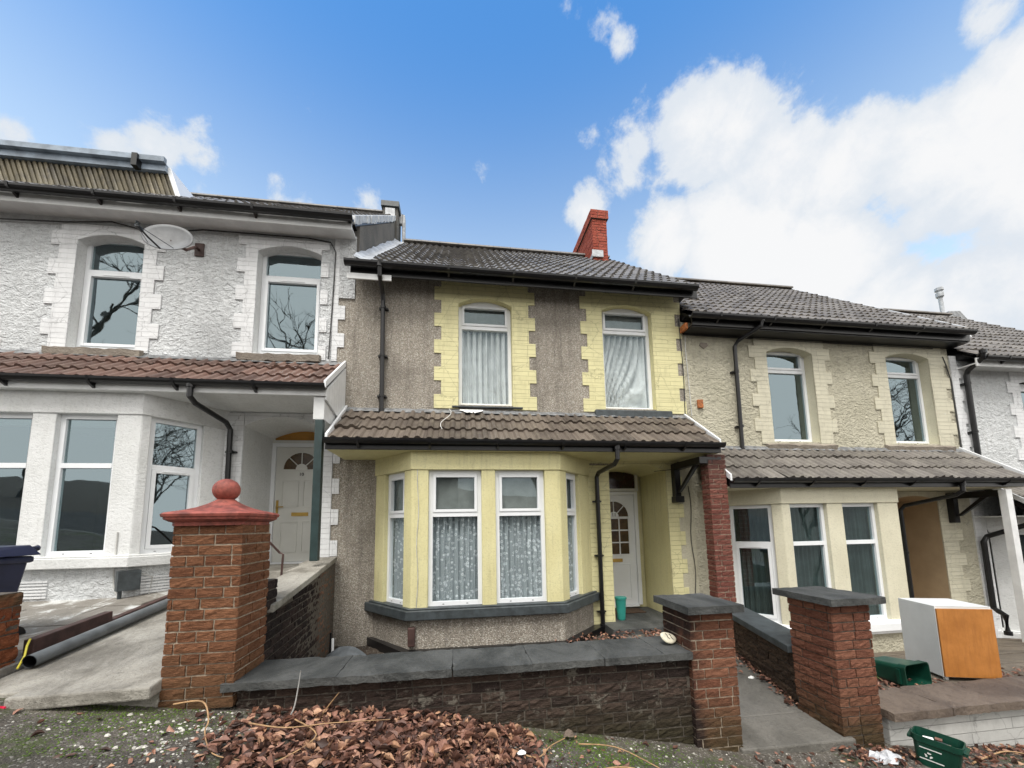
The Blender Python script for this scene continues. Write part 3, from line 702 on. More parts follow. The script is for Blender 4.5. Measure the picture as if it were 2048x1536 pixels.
# ===== yellow house (centre)
YX0, YX1 = -1.84, 3.87
def make_yellow():
    root = thing('terraced_house', 'pebbledashed terraced house with pale yellow bay and window dressings, number 11', 'house', (1.0, 9.0, -1.7))
    w1 = (.0, .87, 1.90, 3.58, .12); w2 = (2.42, 3.32, 1.90, 3.62, .12)
    porch = (2.42, 3.41, -1.50, .86, .10)
    bayop = (-1.10, 1.95, -1.10, .85, 0)
    mb = MB()
    panel(mb, F0, YX0, YX1, -1.75, 4.0, [w1, w2], 0, .14, M['dash'], M['yellow'], None) if False else None
    panel(mb, F0, YX0, YX1, 1.0, 4.0, [w1, w2], 0, .14, M['dash'], M['yellow'], 1.6)
    panel(mb, F0, YX0, 2.42, -1.75, 1.0, [bayop], 0, .2, M['dash'], M['interior'], 2.0)
    panel(mb, F0, 2.42, YX1, -1.75, 1.0, [(2.42, 3.41, -1.60, .86, .10)], 0, .9, M['dash'], M['yellow'])
    mb.mat(M['dash']); mb.box(YX1 - .25, YX1 - .001, 5.901, 12.5, 3.0, 4.0); mb.extx([(5.9, 4.0), (9.2, 7.1), (12.5, 4.0)], YX1 - .25, YX1)
    mb.mat(M['yellow']); mb.fbox(F0, 2.2, 3.8, -1.0, -.93, -1.6, 1.1)
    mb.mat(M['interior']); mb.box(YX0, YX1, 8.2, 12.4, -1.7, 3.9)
    link('wall', mb, root)
    q = MB().mat(M['yellow_brick'])
    quoin_surround(q, F0, w1[0], w1[1], w1[2], w1[3], w1[4], 0, 1.83, 3.96, .27, .28, sh=0)
    link('window_surround', q, root, bevel=.004)
    q = MB().mat(M['yellow_brick'])
    quoin_surround(q, F0, w2[0], w2[1], w2[2], w2[3], w2[4], 0, 1.83, 3.97, .27, .44, sh=0)
    # rough fillets where the right quoin meets the neighbour
    link('window_surround', q, root, bevel=.004)
    g = MB().mat(M['yellow_brick'])
    g.fbox(F0, 2.02, 2.418, 0, .014, -1.55, .94)                 # pier between bay and porch
    g.fbox(F0, -1.22, 3.62, 0, .012, .97, 1.02)
    A = arc(2.42, 3.41, .86, .10)
    for p, r in zip(A, A[1:]): g.extw(F0, [(p[0], p[1]), (r[0], r[1]), (r[0], .968), (p[0], .968)], 0, .013)
    z = -1.50; k = 0
    while z < .9:
        z2 = min(z + .225, .965); g.fbox(F0, 3.412, 3.60 + (.09 if k % 2 else 0), 0, .014, z, z2); z = z2; k += 1
    link('porch_surround', g, root, bevel=.004)
    c = MB().mat(M['yellow_cream']); c.fbox(F0, 3.412, YX1, 0, .006, -1.6, .965); link('porch_pier', c, root)
    window(root, F0, w1[0] + .003, w1[1] - .003, w1[2], 3.67, -.10, head=.05, curtain='net', low=.755, glass='glass_c')
    window(root, F0, w2[0] + .003, w2[1] - .003, w2[2], 3.72, -.10, head=.05, curtain='net', low=.765, glass='glass_c', sag=.5)
    s = MB().mat(M['black_sill']); s.fbox(F0, -.10, 1.02, -.1, .05, 1.845, 1.868); link('window_sill', s, root, bevel=.004)
    s = MB().mat(M['black_sill']); s.fbox(F0, 2.22, 3.57, 0, .08, 1.73, 1.86); link('window_sill', s, root, bevel=.02)
    bay_parts(root, -.62, 1.41, -1.22, 2.08, -1.05, .76, -1.75, 1.01, ('dash', 'yellow'), ((-.40, .31), (.50, 1.19)), ((.27, .81), (.20, .62)), 'lace', (1, 1), glass='glass_c', low=.665)
    roof_parts(root, -1.60, 4.02, 3.96, 'tile_dark', soff=0, gx=(-1.66, 3.97), tilex=(-1.36, 4.04))
    fl = MB().mat(M['white_flash'])   # mortar flashing against the higher gable, white end board of the fascia
    n = 26; vs = []
    for i in range(n + 1):
        y = 5.58 + 3.55 * i / n; z = 3.96 + (y - 5.6) * .872
        vs += [(-1.555, y, z + .13 + random.uniform(-.02, .03)), (-1.46, y, z + .075), (-1.30 + random.uniform(-.03, .03), y, z + .05)]
    fl.raw(vs, [(3 * i + k, 3 * i + k + 1, 3 * i + k + 4, 3 * i + k + 3) for i in range(n) for k in (0, 1)])
    link('flashing', fl, root)
    wb = MB().mat(M['white_gloss']); wb.box(-1.64, -1.0, 5.575, 5.598, 3.69, 3.78); link('fascia_patch', wb, root, bevel=.003)
    ch = MB()
    brick_box(ch, 3.36, 3.74, 8.5, 10.05, 6.4, 7.68, 'brick_chimney', 'mortar_dark', amp=.004)
    brick_box(ch, 3.32, 3.78, 8.46, 10.09, 7.68, 7.92, 'brick_chimney', 'mortar_dark', amp=.004)
    co = link('chimney', ch, root)
    cf = MB().mat(M['white_flash'])
    cf.box(3.31, 3.60, 8.452, 8.47, 6.62, 6.80); cf.box(3.33, 3.349, 8.47, 9.2, 6.62, 6.74); link('flashing', cf, co)
    cb = canopy_parts(root, -1.69, 3.84, 0, 'tile_brown', 'yellow')
    # broken white mortar patches on the canopy tiles
    pm = MB().mat(M['paper'])
    n = 14; rows = []
    for k in range(n + 1):
        x = .02 + .36 * k / n; wd = .03 + .10 * math.sin(math.pi * k / n) * random.uniform(.3, 1.2)
        for q in (0, 1):
            y = 5.85 - q * wd; rows.append((x + random.uniform(-.008, .008), y, 1.755 - (5.88 - y) * .78 + .075))
    pm.raw(rows, [(2 * k, 2 * k + 1, 2 * k + 3, 2 * k + 2) for k in range(n)])
    link('mortar_patch', pm, cb); pm = MB().mat(M['paper'])
    path = [(-.14 + .05 * math.sin(i * .9) - .012 * i, 5.86 - .09 * i, 1.76 - .069 * i + .055) for i in range(8)]
    pm.tube(path, .004, 5)
    link('mortar_drip', pm, cb)
    downpipe(root, [(-1.16, 5.50, 3.88), (-1.16, 5.53, 3.74), (-1.16, 5.78, 3.60), (-1.16, 5.82, 3.50), (-1.15, 5.82, 1.73)], [(-1.155, 5.82, z) for z in (3.4, 2.62, 1.98)])
    downpipe(root, [(2.21, 5.04, 1.06), (2.21, 5.04, .90), (2.205, 5.14, .84), (2.19, 5.74, .80), (2.185, 5.82, .74), (2.185, 5.82, -1.56)], [(2.185, 5.82, z) for z in (.35, -.5, -1.35)])
    cw = MB().mat(M['black']); cw.fbox(F0, -1.835, -1.80, 0, .01, 1.86, 1.88)
    # gallows bracket by the brick column
    b = MB().mat(M['black']); b.box(3.50, 3.60, 5.78, 5.885, .40, .955); b.box(3.50, 3.60, 5.11, 5.78, .85, .955); b.box(3.48, 3.63, 5.75, 5.885, .32, .42)
    b.hexa([(3.52, 5.72, .48), (3.58, 5.72, .48), (3.58, 5.78, .48), (3.52, 5.78, .48), (3.52, 5.22, .86), (3.58, 5.22, .86), (3.58, 5.31, .86), (3.52, 5.31, .86)])
    b.box(3.60, 3.86, 5.12, 5.2, .85, .955)
    link('canopy_bracket', b, root, bevel=.006)
    fan_door(root, 2.44, 3.24, -1.47, .52, 6.78, 'upvc', 'brown_glass', True, '11', 3)
    t = MB().mat(M['cream_gloss']); ring(t, Fr(0, 6.78), 2.37, 3.33, .59, 1.05, .05, -.03, .03); to = link('transom_light', t, root)
    t = MB().mat(M['maroon_glass']); t.fbox(Fr(0, 6.78), 2.42, 3.28, -.01, -.002, .64, 1.0); link('pane', t, to)
    d = MB().mat(M['slate']); d.box(2.20, 3.72, 5.46, 6.80, -1.64, -1.52); link('doorstep', d, root, bevel=.008)
    vt = MB().mat(M['rust']); vt.box(-.64, -.55, 5.13, 5.2, -1.50, -1.27); link('air_vent', vt, root, bevel=.012)
    bc = MB().mat(M['black']); pth = [(.0, 0)]
    bc.prism([(-1.30, 5.9), (-.70, 5.12), (1.48, 5.12), (2.3, 5.9)], -1.75, -1.55); link('plinth', bc, root)
    cab = MB().mat(M['cable_w']); cab.tube([(-.535 + .01 * math.sin(z * 7), 5.192, z) for z in [.95 - .1 * i for i in range(21)]], .005, 6); link('cable', cab, root)
    cab = MB().mat(M['cable']); cab.tube([(3.84 + .012 * math.sin(z * 3), 5.885, z) for z in [3.55 - .2 * i for i in range(10)]] , .009, 6); link('cable', cab, root)
    cab = MB().mat(M['cable']); cab.tube([(3.2 + .085 * i, 5.88, .84 + .06 * (i / 7) ** 1.0) for i in range(7)], .006, 6); link('cable', cab, root); cab = MB().mat(M['cable'])
    cab.tube([(3.8 + .02 * math.sin(z * 6), 5.885, z) for z in [.6 - .15 * i for i in range(13)]], .006, 6); link('cable', cab, root)
    return root

# ------------------------------------------------------------------ split-faced brickwork
def brick_face(mb, F, u0, u1, z0, z1, mat, w=0., course=.075, L=.215, amp=.010, jt=.011, seed=0, nx=6, nzz=2, prot=.008, offs=None):
    mb.mat(M[mat]); n = max(1, round((z1 - z0) / course)); ch = (z1 - z0) / n
    for k in range(n):
        u = u0 - (random.uniform(.2, .8) * L if k % 2 else random.uniform(0, .3) * L)
        while u < u1 - 1e-4:
            ln = L * random.choice((1, 1, 1, .55, .8)); a, b = max(u, u0), min(u + ln, u1); u += ln
            if b - a < .025: continue
            pr = w + prot + random.uniform(-.003, .004); mb.rv = random.random()
            a2 = a + (jt / 2 if a > u0 else 0); b2 = b - (jt / 2 if b < u1 else 0); c, d = z0 + k * ch + jt / 2, z0 + (k + 1) * ch - jt / 2
            nn = max(2, int((b2 - a2) / .035)); vs = []
            for j in range(nzz + 2):
                for i in range(nn + 1):
                    uu = a2 + (b2 - a2) * i / nn; zz = c + (d - c) * j / (nzz + 1)
                    edge = (j in (0, nzz + 1))
                    vs.append(F.p(uu, pr + (random.uniform(-amp, amp) if not edge else random.uniform(-amp, 0) * .6), zz + (random.uniform(-.002, .002))))
            m1 = nn + 1
            fs = [(j * m1 + i, j * m1 + i + 1, (j + 1) * m1 + i + 1, (j + 1) * m1 + i) for j in range(nzz + 1) for i in range(nn)]
            base = len(vs)
            ringi = [i for i in range(m1)] + [j * m1 + nn for j in range(1, nzz + 2)] + [(nzz + 1) * m1 + i for i in range(nn - 1, -1, -1)] + [j * m1 for j in range(nzz, 0, -1)]
            back = []
            for r_ in ringi:
                j, i = divmod(r_, m1); back.append(F.p(a2 + (b2 - a2) * i / nn, w - .004, c + (d - c) * j / (nzz + 1)))
            vs += back; nr = len(ringi)
            fs += [(ringi[q], base + q, base + (q + 1) % nr, ringi[(q + 1) % nr]) for q in range(nr)]
            mb.raw(vs, fs)
    mb.rv = .5
def brick_box(mb, x0, x1, y0, y1, z0, z1, mat, mort='mortar', sides='flr', amp=.005, course=.075, L=.215, rot=None):
    e = .008
    mb.mat(M[mort]); mb.box(x0 + e, x1 - e, y0 + e, y1 - e, z0, z1)
    p = 0.
    if 'f' in sides: brick_face(mb, Fr(x0, y0 + e), 0, x1 - x0, z0, z1, mat, amp=amp, course=course, L=L)
    if 'l' in sides: brick_face(mb, Fr(x0 + e, y1, 0, -1), 0, y1 - y0, z0, z1, mat, amp=amp, course=course, L=L)
    if 'r' in sides: brick_face(mb, Fr(x1 - e, y0, 0, 1), 0, y1 - y0, z0, z1, mat, amp=amp, course=course, L=L)

def rbox(mb, x0, x1, y0, y1, z0, z1, j=.0024, seg=.045):
    """slab with slightly chipped, uneven edges"""
    nx = max(2, int((x1 - x0) / seg)); ny = max(2, int((y1 - y0) / seg)); q = lambda: random.uniform(-j, j)
    def chip(): return random.random() ** 9 * j * 4
    top = [[None] * (nx + 1) for _ in range(ny + 1)]; vs = []
    for a in range(ny + 1):
        for b in range(nx + 1):
            e = a in (0, ny) or b in (0, nx); c = chip() if e else 0
            x = x0 + (x1 - x0) * b / nx; y = y0 + (y1 - y0) * a / ny
            if b == 0: x += c
            if b == nx: x -= c
            if a == 0: y += c + q() * .6
            if a == ny: y -= c
            vs.append((x, y, z1 + q() * .5 - c)); top[a][b] = len(vs) - 1
    fs = [(top[a][b], top[a][b + 1], top[a + 1][b + 1], top[a + 1][b]) for a in range(ny) for b in range(nx)]
    ring_ = [top[0][b] for b in range(nx + 1)] + [top[a][nx] for a in range(1, ny + 1)] + [top[ny][b] for b in range(nx - 1, -1, -1)] + [top[a][0] for a in range(ny - 1, 0, -1)]
    m1 = len(vs); n = len(ring_)
    for k, r in enumerate(ring_): v = vs[r]; vs.append((v[0], v[1] + q() * .5, (z0 + z1) / 2 + q()))
    m2 = len(vs)
    for k, r in enumerate(ring_): v = vs[r]; vs.append((v[0] * 1., v[1] + q() * .5, z0 + chip()))
    for k in range(n):
        k2 = (k + 1) % n; fs += [(ring_[k], m1 + k, m1 + k2, ring_[k2]), (m1 + k, m2 + k, m2 + k2, m1 + k2)]
    fs.append(tuple(m2 + k for k in range(n - 1, -1, -1))); mb.raw(vs, fs)

# ===== white house (left)
def make_white():
    root = thing('terraced_house', 'white roughcast terraced house with red-brown canopy tiles, number 10', 'house', (-4.6, 9.0, -1.0))
    X0, X1 = -7.45, -1.84; DX = -5.32
    w1 = (-5.43, -4.57, 2.58, 4.20, .11); w2 = (-3.03, -2.11, 2.62, 4.24, .11)
    mb = MB()
    panel(mb, F0, X0, X1, 1.7, 4.75, [w1, w2], 0, .16, M['white_render'], M['white_smooth'], 1.6)
    panel(mb, F0, X0, -3.07, -1.3, 1.7, [(-6.4, -3.45, -.35, 1.5, 0)], 0, .2, M['white_render'], M['interior'], 2.0)
    panel(mb, F0, -3.07, X1, -1.3, 1.7, [(-3.07, -2.06, -.65, 1.50, .14)], 0, .9, M['white_smooth'], M['white_smooth'])
    mb.mat(M['white_smooth']); mb.fbox(F0, -3.5, -1.95, -1.0, -.93, -.8, 1.9)
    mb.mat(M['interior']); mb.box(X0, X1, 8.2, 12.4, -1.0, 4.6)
    link('wall', mb, root)
    gb = MB().mat(M['grey_render'])
    gb.extx([(5.905, 3.4), (5.905, 4.8), (9.2, 7.68), (12.5, 4.8), (12.5, 3.4)], -1.84, -1.56)
    gb.mat(M['white_render']); gb.box(-1.84, -1.60, 5.875, 5.905, 3.55, 4.60)
    link('gable_wall', gb, root)
    vg = MB().mat(M['white_flash'])   # brick-on-edge / mortared verge of the higher roof
    n = 30; 
    for i in range(n):
        y = 5.6 + 3.6 * i / n; y2 = 5.6 + 3.6 * (i + 1) / n; z = 4.68 + (y - 5.6) * .872; z2 = 4.68 + (y2 - 5.6) * .872; h = .10 + random.uniform(-.02, .02); o = random.uniform(-.008, .012)
        vg.hexa([(-1.66, y, z - h), (-1.545 + o, y, z - h), (-1.545 + o, y2, z2 - h), (-1.66, y2, z2 - h), (-1.66, y, z + .05), (-1.545 + o, y, z + .05), (-1.545 + o, y2, z2 + .05), (-1.66, y2, z2 + .05)])
    link('verge', vg, root)
    pc = MB().mat(M['grey_render']); pc.box(-1.86, -1.50, 9.05, 9.6, 6.9, 7.95); pc.mat(M['black_sill']); pc.box(-1.90, -1.46, 9.0, 9.65, 7.95, 8.10)
    pc.mat(M['white_flash']); pc.box(-1.80, -1.56, 9.02, 9.05, 7.2, 7.92); pc.box(-1.42, -1.36, 9.3, 9.5, 7.0, 8.0); pc.box(-1.50, -1.42, 9.3, 9.4, 7.75, 8.0)
    link('party_wall_stub', pc, root, bevel=.01)
    for w, sh, lw, rw, zt in ((w1, 1, .22, .17, 4.45), (w2, 0, .17, .0, 4.47)):
        q = MB().mat(M['white_brick']); quoin_surround(q, F0, w[0], w[1], w[2], w[3], w[4], 0, 2.53, zt, lw, rw, sh=sh, th=.018); link('window_surround', q, root, bevel=.005)
    q = MB().mat(M['white_brick']); z = -.40; k = 1
    while z < 4.5:
        z2 = z + .225
        if 1.0 < z < 1.24: link('corner_quoin', q, root, bevel=.005); q = MB().mat(M['white_brick'])
        if not (1.0 < z < 2.35) : q.fbox(F0, X1 - (.08 if z > 2.3 else .0), X1 + (.10 if k % 2 else .0) + .002, 0, .018, z, z2)
        z = z2; k += 1
    link('corner_quoin', q, root, bevel=.005)
    g = MB().mat(M['white_brick']); g.fbox(F0, -3.42, -3.075, 0, .016, -.5, 1.68); A = arc(-3.07, -2.06, 1.50, .14)
    for p, r in zip(A, A[1:]): g.extw(F0, [(p[0], p[1]), (r[0], r[1]), (r[0], 1.69), (p[0], 1.69)], 0, .014)
    g.fbox(F0, -2.058, -1.845, 0, .017, -.5, 1.69)
    link('porch_surround', g, root, bevel=.005)
    window(root, F0, -5.427, -4.573, w1[2] + .03, 4.35, -.13, head=.06, style=1, low=.69)
    window(root, F0, -3.027, -2.113, w2[2] + .03, 4.37, -.13, head=.06, style=1, low=.73)
    s = MB().mat(M['stone'])
    for a, b, z in ((-5.62, -4.45, 2.44), (-3.2, -2.06, 2.47)):
        s = MB().mat(M['stone']); n = 16; vs = []
        for i in range(n + 1):
            u = a + (b - a) * i / n; j = random.uniform(-.015, .015)
            for (ww, zz) in ((0, 0), (.09 + j, -.0 + j * .7), (.10 + j, .10 + j * .5), (0, .13)): vs.append(F0.p(u, ww, z + zz))
        s.raw(vs, [(4 * i + k, 4 * i + 4 + k, 4 * i + 4 + (k + 1) % 4, 4 * i + (k + 1) % 4) for i in range(n) for k in range(4)] + [(0, 1, 2, 3), (4 * n + 3, 4 * n + 2, 4 * n + 1, 4 * n)])
        link('window_sill', s, root)
    bay_parts(root, -5.97, -3.88, -6.6, -3.30, -.28, 1.44, -1.2, 1.71, ('white_render', 'white_smooth'), ((-5.72, -5.05), (-4.80, -4.15)), ((.3, .8), (.10, .70)), None, (1, 1), styles=(2, 2, 1), sillm='white_smooth', low=.63)
    pl = MB().mat(M['white_brick'])    # airbricks with raised bars
    for x in (-4.98, -3.78):
        pl = MB().mat(M['white_brick'])
        for i in range(6): pl.fbox(Fr(0, BW) if x < -4 else Fr(-3.88, BW, .58, .70), x if x < -4 else .12, x + .30 if x < -4 else .42, 0, .015, -.74 + i * .035, -.72 + i * .035)
        link('air_brick', pl, root)
    roof_parts(root, X0, -1.60, 4.68, 'tile_dark', fascia='white', gx=(X0, -1.56))
    canopy_parts(root, X0, -1.70, .70, 'tile_red', 'white_smooth', fascia='white', vl=False)
    ck = MB().mat(M['white_gloss'])    # boarded cheek under the canopy verge
    prof = [(5.09, 1.60), (5.09, 1.78), (5.9, 2.42), (5.9, 1.60), (5.5, 1.50)]
    for i in range(8):
        y0 = 5.10 + i * .1; y1 = y0 + .094; zz = lambda y: 1.78 + (y - 5.09) * .79
        ck.hexa([(-1.72, y0, 1.66 - .2 * (y0 - 5.1)), (-1.695, y0, 1.66 - .2 * (y0 - 5.1)), (-1.695, y1, 1.66 - .2 * (y1 - 5.1)), (-1.72, y1, 1.66 - .2 * (y1 - 5.1)), (-1.72, y0, zz(y0)), (-1.695, y0, zz(y0)), (-1.695, y1, zz(y1)), (-1.72, y1, zz(y1))])
    link('verge_cladding', ck, root)
    downpipe(root, [(-3.26, 5.03, 1.78), (-3.26, 5.03, 1.64), (-3.25, 5.12, 1.58), (-3.22, 5.72, 1.50), (-3.215, 5.82, 1.42), (-3.20, 5.82, -.45)], [(-3.205, 5.82, z) for z in (1.1, .2)])
    p = MB().mat(M['dark_green']); p.box(-1.83, -1.735, 5.10, 5.19, -.40, 1.398); link('canopy_post', p, root, bevel=.006)
    p = MB().mat(M['white_gloss']); p.box(-1.86, -1.725, 5.11, 5.88, 1.40, 1.70); link('canopy_beam', p, root, bevel=.006)
    fan_door(root, -3.01, -2.20, -.53, 1.37, 6.78, 'cream_gloss', 'brown_glass', False, '10', 3).data.materials[0] = M['cream_gloss']
    t = MB().mat(M['cream_gloss']); ring(t, Fr(0, 6.78), -3.09, -2.12, 1.43, 1.86, .05, -.03, .03); to = link('transom_light', t, root)
    t = MB().mat(M['amber']); t.fbox(Fr(0, 6.78), -3.04, -2.17, -.01, -.002, 1.48, 1.81); link('pane', t, to)
    d = MB().mat(M['conc']); d.box(-3.07, -2.0, 5.6, 6.80, -1.0, -.56); link('doorstep', d, root, bevel=.01)
    mt = MB().mat(M['black_sill']); F = Fr(-3.88, BW, .58, .70)
    mt.fbox(F, -.10, .10, .0, .09, -.68, -.45); mt.mat(M['cable_w']); mt.tube([F.p(.12, .03, -.5), F.p(.22, .03, -.55), F.p(.2, .03, -.75)], .006, 6); mt.mat(M['black_sill']); mt.tube([F.p(-.06, .03, -.66), F.p(-.06, .03, -.80)], .02, 8)
    link('meter_box', mt, root, bevel=.006)
    c = MB().mat(M['cable_w']); c.tube([(-4.02, 5.19, .0), (-4.02, 5.19, -.45), (-4.0, 5.18, -.62), (-3.93, 5.16, -.76)], .009, 6)
    link('cable', c, root); c = MB().mat(M['cable'])
    c.tube([(-6.6, 5.86, 4.40), (-5.6, 5.86, 4.44), (-5.0, 5.86, 4.50), (-4.6, 5.86, 4.41), (-4.2, 5.86, 4.42), (-3.8, 5.86, 4.49), (-3.0, 5.87, 4.50), (-2.3, 5.87, 4.50), (-1.98, 5.87, 4.46), (-1.90, 5.87, 4.3), (-1.92, 5.87, 3.5), (-1.95, 5.87, 2.55)], .010, 6)
    link('cable', c, root)
    dm = MB().mat(M['lichen_tile'])    # tile hung dormer standing on the roof slope
    y = 7.0; zb = 5.4
    a0, a1, a2, zt = -8.4, -5.17, -4.78, 6.36
    dm.hexa([(a0, y, zb), (a2, y, zb), (a2, y + 2, zb), (a0, y + 2, zb), (a0, y, zt), (a1, y, zt), (a1, y + 2, zt), (a0, y + 2, zt)])
    for i in range(44):     # raking slates
        x = a0 + i * .082
        if x > a1 - .02: break
        dm.rv = random.random() ** 1.5; hh = zt - random.uniform(0, .02); jx = random.uniform(-.022, .022)
        lean = .34
        dm.hexa([(x + lean + .005 + jx, y - .02 - .03 * random.random(), zb + .0), (x + lean + .078, y - .01 - .045 * random.random(), zb), (x + lean + .068, y, zb), (x + lean + .02, y, zb), (x, y - .03, hh), (x + .062, y - .05, hh), (x + .062, y, hh), (x, y, hh)])
    dm.rv = .5
    do = link('dormer', dm, root)
    f = MB().mat(M['blue_fascia']); f.box(a0, a1 + .02, y - .10, y + 2, zt, zt + .14); f.box(a0, a1 + .03, y - .17, y - .10, zt + .12, zt + .22)
    f.mat(M['upvc']); f.hexa([(a2 - .02, y - .05, zb), (a2 + .06, y - .05, zb), (a2 + .06, y + 2, zb), (a2 - .02, y + 2, zb), (a1 - .02, y - .05, zt + .12), (a1 + .06, y - .05, zt + .12), (a1 + .06, y + 2, zt + .12), (a1 - .02, y + 2, zt + .12)])
    f.mat(M['black']); f.box(-5.62, -5.53, y - .21, y - .10, zt - .04, zt + .2)
    link('fascia', f, do, bevel=.004)
    return root

# ===== cream house (right)
def make_cream():
    root = thing('terraced_house', 'cream roughcast terraced house with grey-brown canopy, right of the yellow-trimmed one', 'house', (6.7, 9.0, -2.2))
    X0, X1 = 3.87, 9.45
    w1 = (5.49, 6.42, 1.38, 3.02, .10); w2 = (8.0, 8.97, 1.38, 3.03, .10)
    mb = MB()
    panel(mb, F0, X0, X1, .5, 3.5, [w1, w2], 0, .18, M['cream_render'], M['cream_smooth'], 1.6)
    panel(mb, F0, X0, 7.75, -2.3, .5, [(4.3, 7.4, -1.5, .3, 0)], 0, .2, M['cream_render'], M['interior'], 2.0)
    panel(mb, F0, 7.75, X1, -2.3, .5, [(7.75, 8.72, -2.25, .32, .08)], 0, .9, M['cream_render'], M['brown_wall'])
    mb.mat(M['brown_wall']); mb.fbox(F0, 7.4, 9.2, -1.0, -.93, -2.2, .6)
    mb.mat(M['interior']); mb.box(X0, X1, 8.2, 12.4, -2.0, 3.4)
    link('wall', mb, root)
    for w, sh, lw, rw in ((w1, 1, .24, .26), (w2, 1, .24, .32)):
        q = MB().mat(M['cream_brick']); quoin_surround(q, F0, w[0], w[1], w[2], w[3], w[4], 0, 1.33, 3.27, lw, rw, sh=sh, th=.018); link('window_surround', q, root, bevel=.005)
    q = MB().mat(M['cream_brick']); z = -2.0; k = 0
    while z < .28: q.fbox(F0, 8.722, 9.05 + (.12 if k % 2 else 0), 0, .018, z, z + .224); z += .225; k += 1
    A = arc(7.75, 8.72, .32, .08)
    for p, r in zip(A, A[1:]): q.extw(F0, [(p[0], p[1]), (r[0], r[1]), (r[0], .48), (p[0], .48)], 0, .012)
    q.fbox(F0, 7.60, 7.748, 0, .014, -2.1, .48)
    link('porch_surround', q, root, bevel=.005)
    window(root, F0, 5.493, 6.417, 1.40, 3.15, -.15, head=.05, style=0, low=.76)
    window(root, F0, 8.003, 8.967, 1.40, 3.16, -.15, head=.05, style=0, low=.76)
    s = MB().mat(M['stone'])
    for a, b, z in ((5.32, 6.66, 1.20), (7.75, 9.2, 1.20)):
        s = MB().mat(M['stone']); n = 16; vs = []
        for i in range(n + 1):
            u = a + (b - a) * i / n; j = random.uniform(-.015, .015)
            for (ww, zz) in ((0, 0), (.06 + j, -.0 + j * .7), (.09 + j, .10 + j * .5), (0, .15)): vs.append(F0.p(u, ww, z + zz))
        s.raw(vs, [(4 * i + k, 4 * i + 4 + k, 4 * i + 4 + (k + 1) % 4, 4 * i + (k + 1) % 4) for i in range(n) for k in range(4)] + [(0, 1, 2, 3), (4 * n + 3, 4 * n + 2, 4 * n + 1, 4 * n)])
        link('window_sill', s, root)
    bay_parts(root, 4.86, 6.93, 4.22, 7.58, -1.55, .25, -2.3, .49, ('cream_render', 'cream_smooth'), ((5.0, 5.64), (5.92, 6.56)), ((.24, .86), (.20, .62)), 'blind', (1, 1), styles=(2, 2, 1), sillm='upvc', low=.66, topc=True)
    roof_parts(root, X0 + .02, 9.55, 3.48, 'tile_grey', soff=.19, gx=(3.82, 9.52))
    vb = MB().mat(M['upvc']); vb.hexa([(9.56, 5.6, 3.38), (9.60, 5.6, 3.38), (9.60, 9.2, 6.52), (9.56, 9.2, 6.52), (9.56, 5.6, 3.56), (9.60, 5.6, 3.56), (9.60, 9.2, 6.70), (9.56, 9.2, 6.70)]); link('verge_board', vb, root)
    fb = MB().mat(M['orange_brick']); fb.box(3.83, 3.88, 5.70, 5.87, 3.27, 3.38); link('exposed_brick', fb, root, bevel=.01); fb = MB().mat(M['orange_brick']); fb.box(4.07, 4.17, 5.86, 5.90, 1.94, 2.09); link('exposed_brick', fb, root, bevel=.01)
    pg = MB().mat(M['stone']); pg.extw(F0, [(4.20, 3.08), (4.28, 3.02), (4.36, 3.08), (4.34, 3.13), (4.22, 3.13)], 0, .015); link('plaque', pg, root)
    canopy_parts(root, 3.94, 9.42, -.52, 'tile_grey', 'cream_smooth')
    downpipe(root, [(5.13, 5.52, 3.40), (5.12, 5.54, 3.30), (4.86, 5.78, 3.14), (4.82, 5.82, 3.06), (4.80, 5.82, 1.20)], [(4.815, 5.82, z) for z in (2.6, 1.62)])
    downpipe(root, [(7.98, 5.04, .54), (7.98, 5.04, .42), (7.96, 5.12, .36), (7.82, 5.76, .22), (7.80, 5.82, .14), (7.80, 5.82, -1.7)], [(7.80, 5.82, -.6)])
    b = MB().mat(M['black'])
    b.box(8.90, 9.0, 5.78, 5.885, -.10, .44); b.box(8.90, 9.0, 5.11, 5.78, .33, .44)
    b.hexa([(8.92, 5.72, .02), (8.98, 5.72, .02), (8.98, 5.78, .02), (8.92, 5.78, .02), (8.92, 5.32, .34), (8.98, 5.32, .34), (8.98, 5.42, .34), (8.92, 5.42, .34)])
    link('canopy_bracket', b, root, bevel=.006)
    p = MB().mat(M['white_gloss']); p.box(8.86, 8.98, 5.06, 5.16, -2.1, .44); link('canopy_post', p, root, bevel=.006)
    c = MB().mat(M['cable']); c.tube([(9.30, 5.88, 3.1), (9.36, 5.88, 2.9), (9.42, 5.88, 2.6), (9.42, 5.88, 1.3)], .012, 6); link('cable', c, root); c = MB().mat(M['cable']); c.tube([(3.9, 5.88, 3.26), (4.6, 5.88, 3.25), (6, 5.88, 3.25), (9.1, 5.88, 3.25)], .008, 6)
    link('cable', c, root); c = MB().mat(M['cable_w']); c.tube([(3.93, 5.88, 3.25), (3.92, 5.88, 3.0), (3.95, 5.88, 1.8)], .008, 6); link('cable', c, root)
    return root

